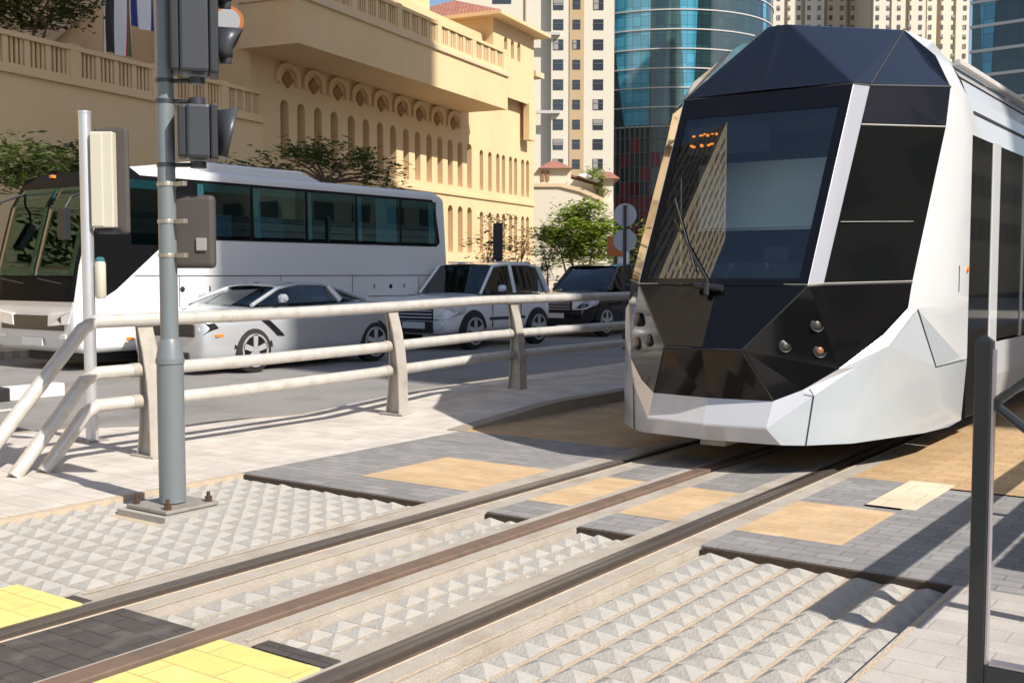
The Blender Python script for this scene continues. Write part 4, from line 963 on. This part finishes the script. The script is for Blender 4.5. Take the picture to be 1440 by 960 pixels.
# flags on the terrace
def flag(u, x, z0, z1, w_, stripes, label, fold=.0):
    f = empty('flag', (0,0,0), label, 'flag', 'flags hanging on the hotel terrace')
    n = 16; vs = []; fs = []; ms = []
    c, s = math.cos(R(10.877)), math.sin(R(10.877))
    O = Vector(BL)
    def P(lx, ly, z): return Vector((O.x + lx*c - ly*s, O.y + lx*s + ly*c, z))
    b = MB(); rows_ = 8
    grid = []
    for j in range(rows_+1):
        row = []
        for i in range(n+1):
            t = i/n; zz = z0+(z1-z0)*j/rows_; wob = .12*math.sin(t*9+j*.3)*(1-.3*j/rows_)
            row.append(P(x+wob, U(u)+w_*t*(1-.12*(1-j/rows_)), zz - (fold*(t) if j == 0 else 0)))
        grid.append(row)
    for j in range(rows_):
        for i in range(n):
            t = (i+.5)/n; mi = 0
            for k, (lim, _) in enumerate(stripes):
                if t <= lim: mi = k; break
            b.add([grid[j][i],grid[j][i+1],grid[j+1][i+1],grid[j+1][i]],[(0,1,2,3)], mi)
    base_ = P(x, U(u), 8.05); f.location = base_
    b.v = [tuple(Vector(v)-base_) for v in b.v]
    b.build('cloth', [M[k] for _, k in stripes], f, smooth=True)
    q = MB(); q.tube([(0,0,0),(0,0,z1+1.5-8.05)], .05, 8); q.tube([(0,0,z1-8.05+.03), tuple(P(x,U(u)+w_,z1+.03)-base_)], .03, 6); q.build('staff', M['polew'], f)
    return f
flag(31.25, -.9, 9.65, 13.8, 1.5, [(.42,'fblack'),(.74,'fwhite'),(.84,'red'),(1.0,'green')], 'vertical hanging flag in black, white, red and green, leftmost on the terrace')
flag(32.55, -.9, 10.85, 14.6, 1.4, [(.38,'fblue'),(.8,'fwhite'),(1.0,'fblue')], 'hanging navy and white flag between the first flag and the grey mast')
flag(34.1, -.9, 9.4, 14.6, .9, [(.5,'red'),(.8,'fblue'),(1.0,'fwhite')], 'hanging red, navy and white flag just right of the grey mast')

# low building beyond the hotel
_d = 80.0; _p = fh*_d + rt*((806-720)/F_PX*_d); _k = F_PX/_d
Zf = empty('low_building', (_p.x, _p.y, 0), 'low cream building with sloping parapet and small red tiled roofs beyond the hotel', 'building', rz=yaw)
LX = lambda x: (x-806)/_k
LZ = lambda y: CAMH+(384-y)/_k
b = MB(); b.prism([(LX(735),0,-.3),(LX(862),0,-.3),(LX(862),0,LZ(285)),(LX(847),0,LZ(283)),(LX(815),0,LZ(269)),(LX(787),0,LZ(262)),(LX(735),0,LZ(262))],(0,6,0))
b.box(LX(735),LX(803),.8,6.1,LZ(265),LZ(237)); b.prism([(LX(787),1.0,LZ(268)),(LX(862),1.0,LZ(290)),(LX(862),1.0,LZ(262)),(LX(845),1.0,LZ(262)),(LX(787),1.0,LZ(246))],(0,4,0)); b.box(LX(848),LX(862.5),.5,5.2,LZ(292),LZ(252)); b.build('wall', M['tower'], Zf)
b = MB(); b.prism([(LX(735),-.15,LZ(264)),(LX(787),-.15,LZ(264)),(LX(815),-.15,LZ(271)),(LX(849),-.15,LZ(286)),(LX(849),-.15,LZ(280)),(LX(815),-.15,LZ(265)),(LX(787),-.15,LZ(259)),(LX(735),-.15,LZ(259))],(0,.5,0)); b.build('parapet', M['trim'], Zf)
for x in (763.5,770.5):
    b = MB(); b.box(LX(x)-.11,LX(x)+.11,.70,.79,LZ(254),LZ(241)); b.build('window', M['lattice'], Zf)
def hip(x0,x1,y0,y1,z0,z1,name='roof'):
    xm=(x0+x1)/2; b = MB(); b.add([(x0,y0,z0),(x1,y0,z0),(x1,y1,z0),(x0,y1,z0),(xm-.3,(y0+y1)/2,z1),(xm+.3,(y0+y1)/2,z1)],[(0,1,5,4),(1,2,5),(2,3,4,5),(3,0,4),(0,3,2,1)]); b.build(name, M['tile'], Zf)
hip(LX(757),LX(805),.4,6.2,LZ(237),LZ(222)); hip(LX(842),LX(871),.1,5.6,LZ(252),LZ(238))
b = MB(); b.prism([(LX(786),.9,LZ(241)),(LX(846),.9,LZ(257)),(LX(846),.9,LZ(260)),(LX(786),.9,LZ(244))],(0,4.5,0)); b.build('roof', M['tile'], Zf)
b = MB(); b.prism([(LX(812),.2,LZ(247)),(LX(822),.2,LZ(244)),(LX(845),.2,LZ(255)),(LX(838),.2,LZ(257))],(0,1.6,0)); b.build('awning', M['fwhite'], Zf)

# ------------------------------------------------------------------ towers
def face_box(name, label, px0, px1, depth, z1, thick, ma, rz=None, grp=None):
    """a block whose front stands at the given distance; returns empty, half width, local frame: x right, y away"""
    cxp = (px0+px1)/2; t = (cxp-720)/F_PX
    p = fh*depth + rt*(t*depth); wdt = (px1-px0)/F_PX*depth
    e = empty(name, (p.x, p.y, 0), label, 'building', grp, rz=yaw if rz is None else rz)
    b = MB(); b.box(-wdt/2, wdt/2, 0, thick, -.3, z1); b.build('wall', ma, e)
    return e, wdt
sc_ = lambda y, d: CAMH + (384-y)/F_PX*d
D1 = 190
tw, tW = face_box('apartment_tower', 'tall cream apartment tower with three columns of small square windows', 640, 858, D1, 110, 25, M['tower'])
px = lambda x: ((x-749)/F_PX)*D1
b = MB(); b.box(px(774), px(858)+.3, -1.6, -.01, -.3, 110); b.build('wall', M['tower'], tw)
b = MB(); b.box(px(799), px(819), -1.75, -1.61, -.3, 110); b.build('recess_panel', M['towerd'], tw)
b = MB(); b.box(px(738), px(740), -.3, -.01, 30, 110); b.build('groove', M['towerd'], tw)
_wr = random.Random(5)
M['blind'] = mat('pale window blind', (.30,.29,.27), .7, var=.2, scale=.5)
def trimmed(e, xs, y0, zs, w_, h_, ma, name='window'):
    kinds = {}
    for x in xs:
        for z in zs:
            k = _wr.choice((0,0,1,2))
            if k not in kinds:
                b = MB(); b.box(-w_/2,w_/2,-.06,0,-h_/2,h_/2)
                if k: b.box(-w_/2+.08,w_/2*(1 if k == 1 else .1)-.08,-.085,-.061,-h_/2*(.1 if k == 1 else .9),h_/2*.92,1)
                b.box(-w_/2,w_/2,-.12,-.09,-.05+h_*.12,.05+h_*.12,2)
                kinds[k] = b.build(name, [ma, M['blind'], M['mullion']], e); o = kinds[k]
            else:
                o = kinds[k].copy(); col.objects.link(o); o.parent = e
            o.location = (x, y0, z)
zs = [sc_(17+27.1*k, D1) for k in range(-1, 9)]
trimmed(tw, [px(783.5), px(838.5)], -1.6, zs, 1.75, 1.8, M['win'])
trimmed(tw, [px(808.5)], -1.75, zs, 1.3, 1.6, M['win'])
for x in (640+50,):
    trimmed(tw, [px(706)], -.02, [sc_(2, D1), sc_(-26, D1)], 3.2, 2.6, M['win'])
trimmed(tw, [px(612+50)], -.02, [sc_(-8, D1)], 4.5, 2.2, M['win'])
for y in (57,163):
    b = MB(); b.box(px(752), px(786), -2.4, -1.61, sc_(y, D1)-.25, sc_(y, D1)+.25); b.build('ledge', M['bandm'], tw)
# round glass tower
D2 = 230; cxp = 930; t = (cxp-720)/F_PX; rad = 23
p = fh*(D2+rad*.5) + rt*(t*(D2+rad*.5))
gt_ = empty('glass_tower', (p.x, p.y, 0), 'round blue glass office tower with pale floor bands and maroon lower storeys', 'building', rz=yaw)
def curtain_mat():
    m = bpy.data.materials.new('blue curtain wall'); m.use_nodes = True; n = m.node_tree.nodes; l = m.node_tree.links; b = n['Principled BSDF']
    tc = n.new('ShaderNodeTexCoord'); mp = n.new('ShaderNodeMapping'); mp.inputs['Rotation'].default_value = (R(90),0,0)
    sp = n.new('ShaderNodeSeparateXYZ'); l.new(tc.outputs['Object'], sp.inputs[0])
    cb_ = n.new('ShaderNodeCombineXYZ'); l.new(sp.outputs[0], cb_.inputs[0]); cb_.inputs[1].default_value = 0
    mz = n.new('ShaderNodeMath'); mz.operation = 'MULTIPLY'; mz.inputs[1].default_value = .04; l.new(sp.outputs[2], mz.inputs[0]); l.new(mz.outputs[0], cb_.inputs[2])
    ns = n.new('ShaderNodeTexVoronoi'); ns.feature = 'F1'; ns.inputs['Scale'].default_value = .17; l.new(cb_.outputs[0], ns.inputs['Vector'])
    rp = n.new('ShaderNodeValToRGB'); cr = rp.color_ramp; cr.interpolation = 'CONSTANT'
    cr.elements[0].position = 0; cr.elements[0].color = (.02,.05,.055,1); cr.elements[1].position = .35; cr.elements[1].color = (.07,.34,.48,1)
    e = cr.elements.new(.62); e.color = (.05,.11,.10,1); e = cr.elements.new(.8); e.color = (.015,.03,.045,1)
    s3 = n.new('ShaderNodeSeparateColor'); l.new(ns.outputs['Color'], s3.inputs[0]); l.new(s3.outputs[0], rp.inputs[0])
    br = n.new('ShaderNodeTexBrick'); br.inputs['Scale'].default_value = 1; br.inputs['Brick Width'].default_value = 1.5; br.inputs['Row Height'].default_value = 1.85; br.offset = 0; br.inputs['Mortar Size'].default_value = .05
    c2 = n.new('ShaderNodeCombineXYZ'); l.new(sp.outputs[0], c2.inputs[0]); l.new(sp.outputs[2], c2.inputs[1]); l.new(c2.outputs[0], br.inputs['Vector'])
    br.inputs['Color1'].default_value = (1,1,1,1); br.inputs['Color2'].default_value = (.55,.6,.65,1); br.inputs['Mortar'].default_value = (.25,.28,.3,1)
    mu = n.new('ShaderNodeMix'); mu.data_type = 'RGBA'; mu.blend_type = 'MULTIPLY'; mu.inputs[0].default_value = .9; l.new(rp.outputs[0], mu.inputs[6]); l.new(br.outputs[0], mu.inputs[7])
    l.new(mu.outputs[2], b.inputs['Base Color']); b.inputs['Roughness'].default_value = .12; b.inputs['Coat Weight'].default_value = .6; b.inputs['Specular IOR Level'].default_value = .8
    return m
M['curtainwall'] = curtain_mat()
zb_ = sc_(188, D2)
def ring(mb, r, z0, z1, a0=150, a1=390, n=60, mi=0):
    pts = [(r*math.cos(R(a0+(a1-a0)*k/n)), r*math.sin(R(a0+(a1-a0)*k/n))) for k in range(n+1)]
    for a, c in zip(pts[:-1], pts[1:]): mb.poly([(a[0],a[1],z0),(c[0],c[1],z0),(c[0],c[1],z1),(a[0],a[1],z1)], mi)
    return pts
b = MB(); b.tube([(0,0,zb_),(0,0,120)], rad, 64); b.build('curtain_wall', M['curtainwall'], gt_, auto=30)
b = MB(); b.tube([(0,0,-.3),(0,0,zb_)], rad-.3, 64); b.build('podium', M['pod'], gt_, auto=30)
for k in range(-2, 8):
    z = sc_(13+25.3*k, D2)
    b = MB(); b.tube([(0,0,z-.11),(0,0,z+.11)], rad+.2, 64); b.build('floor_band', M['bandm'], gt_, auto=30)
for k in range(7):
    z = sc_(205+19*k, D2)
    b = MB(); b.tube([(0,0,z-.08),(0,0,z+.08)], rad+.1, 64); b.build('floor_band', M['mullion'], gt_, auto=30)
fin0 = None
for k in range(50):
    a = R(195+2.55*k); b = MB(); b.box(rad-.4,rad+.25,-.10,.10,0,zb_); o = b.build('fin', M['mullion'], gt_); o.rotation_euler = (0,0,a)
rnd = random.Random(3)
for k in range(80):
    a = R(200+5.1*rnd.randrange(20)); r0 = rnd.randrange(7); z = sc_(205+19*r0, D2)
    b = MB(); b.box(rad-.28,rad-.05,.12,1.85,z-2.6,z-.15); o = b.build('maroon_panel', M['maroon'], gt_); o.rotation_euler = (0,0,a)
# second glass tower at the right edge
D3 = 150; e3 = fh*D3 + rt*((1357-720)/F_PX*D3)
g2 = empty('glass_tower', (e3.x, e3.y, 0), 'dark blue glass tower with pale sloping floor bands at the right edge', 'building', rz=yaw+R(-41.5))
# local x runs towards the camera's right and nearer
b = MB(); b.box(0,45,0,30,-.3,110); b.build('curtain_wall', M['curtainwall'], g2)
for k in range(-2, 8):
    z = sc_(45+33.5*k, D3); b = MB(); b.box(-.2,45.2,-.2,30.2,z-.22,z+.18); b.build('floor_band', M['bandm'], g2)
# far beige towers
def far_tower(px0, px1, d, label, seed, cols):
    e, wdt = face_box('apartment_tower', label, px0, px1, d, 190, 18, M['towerf'], grp='far cream apartment towers above the tram')
    rnd = random.Random(seed); cx_ = (px0+px1)/2
    for (a, c_, mm, pr_) in cols:
        b = MB(); b.box((a-cx_)/F_PX*d, (c_-cx_)/F_PX*d, -pr_, -.02, -.3, 190+pr_); b.build('bay', M[mm], e)
    n = max(3, int((px1-px0)/13)); zs = [sc_(y, d) for y in range(-6, 100, 13)]
    xs = [wdt*(-.5+(k+.5)/n) for k in range(n)]
    trimmed(e, xs, -1.7, zs, 4.5/F_PX*d, 6.5/F_PX*d, M['winf'])
far_tower(1010, 1062, 420, 'far cream tower rising just left of the tram crown', 1, [(1014,1034,'tower',1.6),(1040,1062,'tower',1.6)])
far_tower(1066, 1150, 400, 'far cream and ochre tower directly above the tram crown', 2, [(1068,1095,'tower',1.6),(1100,1118,'tower',1.6),(1124,1150,'tower',1.6)])
far_tower(1152, 1212, 440, 'far ochre tower just left of the dark gap above the tram', 4, [(1155,1180,'tower',1.6),(1186,1210,'towerf',1.6)])
far_tower(1216, 1290, 380, 'far cream tower with ochre stripes right of the dark gap', 5, [(1218,1240,'tower',1.6),(1243,1262,'tower',1.6),(1268,1290,'tower',1.6)])
far_tower(1288, 1352, 400, 'far cream tower beside the strip of sky', 6, [(1292,1305,'tower',1.6),(1312,1328,'tower',1.6),(1332,1350,'tower',1.6)])
far_tower(960, 1012, 430, 'far pale tower partly behind the round glass tower', 9, [(965,985,'tower',1.6),(990,1008,'tower',1.6)])
# buildings on the camera's side of the street: they shade the road and are mirrored in the glass
def plain_tower(loc, sx, sy, h, label, rz=0, pit=3.2, ww=1.6, wh=1.7):
    e = empty('apartment_tower', loc, label, 'building', rz=rz)
    b = MB(); b.box(-sx/2,sx/2,-sy/2,sy/2,-.3,h); b.build('wall', M['towerf'], e)
    b = MB()
    for s in (1,-1):
        k = 0
        while 4+3.4*k < h-3:
            z = 4+3.4*k; b.box(-sx/2-.05,sx/2+.05,-sy/2+1,sy/2-1,z,z+1.5) if False else None
            for y in [(-sy/2+1.5)+pit*j for j in range(int((sy-2)/pit))]: b.box(s*sx/2-.04 if s>0 else -sx/2-.05, sx/2+.05 if s>0 else -sx/2+.04, y, y+ww, z, z+wh)
            for x in [(-sx/2+1.5)+pit*j for j in range(int((sx-2)/pit))]: b.box(x, x+ww, s*sy/2-.04 if s>0 else -sy/2-.05, sy/2+.05 if s>0 else -sy/2+.04, z, z+wh)
            k += 1
    o = b.build('window_grid', M['winf'], e); o['kind'] = 'stuff'
    return e
plain_tower((34,20.5,0), 16, 26.0, 104, 'tall tower on the near side of the street that shades the road')
plain_tower((-78,-56,0), 20, 20, 120, 'tall sand coloured tower behind the camera across the street', pit=2.0, ww=.7, wh=2.7)
plain_tower((24,80,0), 16, 70, 30, 'unseen long sand coloured block added up the near side for reflections in the tram glass')  # unseen block added so the tram door glass mirrors sand, not sky

# ------------------------------------------------------------------ trees
def tree(name, label, loc, trunks, blobs, n, leaf, ma, grp=None, flat=.5, twig=True, seed=1):
    rnd = random.Random(seed); e = empty(name, loc, label, 'tree', grp)
    b = MB()
    for (x0,y0,z0,x1,y1,z1,r) in trunks:
        mid = ((x0+x1)/2+rnd.uniform(-.15,.15),(y0+y1)/2+rnd.uniform(-.15,.15),(z0+z1)/2)
        b.tube([(x0,y0,z0),mid,(x1,y1,z1)], [r,r*.75,r*.45], 8)
        if twig:
            for (bx_,by_,bz_,rx,ry,rz_) in blobs:
                for k in range(2):
                    tx,ty,tz = bx_+rnd.uniform(-.6,.6)*rx, by_+rnd.uniform(-.6,.6)*ry, bz_+rnd.uniform(-.4,.6)*rz_
                    b.tube([(x1,y1,z1),((x1+tx)/2,(y1+ty)/2,(z1+tz)/2+.1),(tx,ty,tz)], [r*.35,r*.25,r*.1], 5)
    b.build('trunk', M['bark'], e, auto=60)
    c = MB(); tot = sum(a[3]*a[4]*a[5] for a in blobs)
    for (bx_,by_,bz_,rx,ry,rz_) in blobs:
        m_ = int(n*rx*ry*rz_/tot); ncl = max(5, m_//26)
        for _ in range(ncl):
            while True:
                u = Vector((rnd.uniform(-1,1),rnd.uniform(-1,1),rnd.uniform(-1,1)))
                if u.length < 1: break
            if u.length > 1e-3: u *= (u.length**.0)*(.55+.45*rnd.random())/max(u.length,.55)*u.length if False else 1
            cc = Vector((bx_+u.x*rx, by_+u.y*ry, bz_+u.z*rz_)); cr = leaf*rnd.uniform(1.8,4.2)
            for k in range(26):
                d = Vector((rnd.gauss(0,1),rnd.gauss(0,1),rnd.gauss(0,flat)))*cr*.5
                p_ = cc+d; a = rnd.uniform(0,6.28); tl = rnd.uniform(-.7,.7); L = leaf*rnd.uniform(.5,1.1)
                ax = Vector((math.cos(a),math.sin(a),tl*.6)).normalized()*L; ay = Vector((-math.sin(a),math.cos(a),rnd.uniform(-.6,.6))).normalized()*L*.42
                c.add([p_-ax, p_-ay*.9, p_+ax, p_+ay*.9], [(0,1,2,3)])
    c.keepn = True
    c.build('crown', ma, e)
    return e
G = None
tree('acacia_tree', 'bright green feathery tree standing between the hotel and the round signs', (-29.3,46.5,0),
    [(0,0,0,-.4,0,2.6,.12),(.3,0,0,.9,.2,2.8,.10),(-.2,.1,0,-1.0,.3,2.4,.08)],
    [(0,0,3.6,1.6,1.6,.9),(.9,.4,2.7,1.2,1.2,.7),(-1.2,-.2,3.1,1.0,1.2,.6),(.2,.2,4.6,1.2,1.2,.45),(1.6,.8,3.7,.8,.8,.5),(-.6,0,2.3,.9,.9,.4),(1.8,1.2,1.9,.6,.6,.4)], 8000, .19, M['leaf'], seed=2)
tree('street_tree', 'sparse dark green spreading tree whose crown shows above the coach roof', (-22.5,22.0,0),
    [(0,0,0,.2,.3,4.0,.12)], [(-.6,-1.6,4.25,1.2,1.3,.28),(.3,.3,4.75,1.3,1.6,.4),(.3,1.6,4.5,1.2,1.2,.35),(-.1,-.6,4.7,1,1,.25),(.5,2.3,4.15,.8,.8,.3)], 2600, .13, M['leafd'], seed=5)
tree('street_tree', 'leafy green tree showing above the front of the coach at the left edge', (-22.5,13.6,0),
    [(0,0,0,0,0,3.6,.12)], [(0,-.3,3.75,1.5,1.3,.55),(.3,.9,4.0,.7,.6,.35),(-1.0,-1.2,4.1,1.0,1.0,.6),(-1.4,-2.0,4.6,.8,.8,.45)], 5000, .12, M['leafd'], seed=6)
tree('terrace_tree', 'dark green tree on the hotel terrace in the top left corner', (-36.3,22.0,7.9),
    [(0,0,0,.1,0,2.0,.12),(0,0,0,.3,.4,2.2,.08)], [(0,0,3.2,2.2,2.2,1.1),(-1.0,-1.2,3.2,1.4,1.4,.9),(.9,1.2,3.9,1.2,1.2,.8)], 6500, .15, M['leafd'], seed=8)
for i, (x, y, s_, lab) in enumerate([(-24.5,33.0,1.0,'thin sparse tree just right of the coach tail'),(-25.2,35.8,.95,'thin sparse tree behind the white off roader windscreen'),(-25.6,38.3,.85,'small dark shrubby tree behind the rear of the white off roader')]):
    tree('street_tree', lab, (x,y,0), [(0,0,0,.1,0,2.0*s_,.06),(0,0,0,-.35,.2,1.8*s_,.04)],
        [(0,0,2.7*s_,.9,.9,.35),(-.4,.2,1.9*s_,.8,.8,.4),(.4,.2,3.3*s_,.7,.7,.3),(.2,-.1,1.3*s_,.7,.7,.35)], 900, .12, M['leafd'], seed=20+i)
tree('street_tree', 'yellow green tree behind the round signs', (-24.6,47.5,0), [(0,0,0,0,0,2.4,.1)], [(0,0,3.0,1.6,1.6,1.0),(1.2,.6,2.0,1.2,1.2,.8),(2.4,1.0,2.6,1.2,1.2,.9)], 3000, .17, M['leafy'], seed=11)
tree('roof_garden_tree', 'green bush growing on the low cream building beside its red roof', tuple(_p + rt*1.7 + fh*.4 + Vector((0,0,6.6))),
    [(0,0,-1.5,0,0,.6,.08)], [(0,0,2.0,.9,.9,.5),(.3,.3,.9,.4,.4,.9),(-.5,0,2.2,.5,.5,.3)], 1200, .14, M['leaf'], seed=13)
tree('street_tree', 'small tree top peeping over the rear of the coach roof', (-23.5,26.4,0), [(0,0,0,0,0,3.0,.06)], [(0,0,3.6,.55,.55,.28)], 420, .12, M['leaf'], seed=14)
tag(MB().build('x', M['leaf']), 'x') if False else None
for i,(x,y) in enumerate([(-21.5,5.5),(-21.8,-1.5),(-21.5,-9)]):
    tree('street_tree', ['leafy street tree beside the coach front, left of the picture','leafy street tree farther back along the kerb, left of the picture','last leafy street tree behind the camera on the far kerb'][i], (x,y,0), [(0,0,0,0,0,3.0,.12)], [(0,0,4.0,2.6,2.8,1.7)], 3000, .2, M['leafd'], seed=60+i)
# low hedge behind the cars
hd = tree('hedge_plant', 'low bright green hedge at the foot of the trees behind the dark off roader', (-23.5,36.5,0), [(0,0,0,0,0,.3,.03)], [(0,0,.55,.9,2.4,.35),(-.3,5,.55,.8,2.6,.35),(-.6,10,.6,.8,2.6,.4)], 3400, .12, M['leafy'], seed=15, twig=False)
hd['category'] = 'hedge'

# ------------------------------------------------------------------ signs by the road
sp = empty('sign_pole', (-11.45,20.1,ROAD), 'thin grey pole carrying the backs of two round road signs', 'sign')
b = MB(); b.tube([(0,0,0),(0,0,3.0)], .035, 10); b.build('pole', M['siggrey'], sp)
for z in (2.80, 2.27):
    b = MB(); b.disc((-.02,.045,z), (.5,-.866,0), .24, .02, 30); b.build('sign_disc', M['signback'], sp)
os_ = empty('street_sign', (-19.3,33.2,0), 'small orange brown sign board standing left of the round signs', 'sign')
b = MB(); oriented(b, Vector(), RV, FV, -.28,.28,0,.05,2.05,2.75); b.build('board', M['signorange'], os_, bevel=.02)
b = MB(); oriented(b, Vector(), RV, FV, .1,.5,.06,.1,1.7,2.5); b.build('rear_board', M['fwhite'], os_)
b = MB(); b.tube([(0,0.06,0),(0,0.06,2.1)], .04, 8); b.build('pole', M['siggrey'], os_)
tl = empty('traffic_light', (-19.2,26.2,0), 'narrow black traffic light seen from behind above the white off roader', 'traffic light')
b = MB(); oriented(b, Vector(), RV, FV, -.14,.14,-.1,.1,1.85,2.93); b.build('housing', M['sigblk'], tl, bevel=.03)
b = MB(); b.tube([(0,0,0),(0,0,1.9)], .06, 10); b.build('pole', M['sigblk'], tl)

# ------------------------------------------------------------------ barrier at the right edge
gf = empty('barrier_gate', (-.63,2.92,0), 'charcoal steel barrier frame with pyramid capped post and diagonal braces at the right edge', 'gate')
b = MB(); b.box(-.021,.021,-.016,.016,.0,1.30); b.add([(-.021,-.016,1.30),(.021,-.016,1.30),(.021,.016,1.30),(-.021,.016,1.30),(0,0,1.32)],[(0,1,4),(1,2,4),(2,3,4),(3,0,4)]); b.build('post', M['gate'], gf, bevel=.004)
b = MB(); b.box(.024,1.5,-.02,.02,.42,.485); b.build('lower_rail', M['gate'], gf, bevel=.004)
b = MB(); b.box(.0215,.026,-.015,.015,.487,1.28); b.box(.032,1.46,-.019,.019,.486,.492); b.build('edge_strip', M['gateedge'], gf)
b = MB(); b.box(1.5,1.564,-.032,.032,0,1.30); b.build('post', M['gate'], gf, bevel=.004)
for (a, c_) in (((.03,0,1.15),(.62,0,1.66)),((.03,0,1.14),(.75,0,.60))):
    b = MB(); b.tube([a, c_], .012, 8); b.build('brace', M['gate'], gf)
b = MB(); b.tube([(.62,0,1.62),(1.5,0,1.0)], .014, 8); b.build('brace', M['gate'], gf)
b = MB(); b.box(.0265,.04,-.012,.012,1.13,1.158); b.build('hinge', M['gate'], gf)
# queue railing just beyond the right edge, its shadow falls on the paving
qr = empty('queue_railing', (-.42,4.6,0), 'dark queue railing with two bars and a looped end on the right pavement', 'railing')
b = MB()
b.box(-.045,.045,0,6,1.07,1.15); b.box(-.045,.045,0,6,.78,.86); b.box(-.045,.045,-.08,-.001,.78,1.15); b.build('handrail', M['gate'], qr, auto=60)
for y in (.35, 2.4, 4.4, 6.0):
    b = MB(); b.box(-.035,.035,y-.035,y+.035,0,1.1); b.build('post', M['gate'], qr, bevel=.004)
b = MB(); b.box(.25,.30,1.1,6.0,.30,.95); b.build('panel', M['gate'], qr, bevel=.004)  # unseen panel added to throw broad shade on the right paving
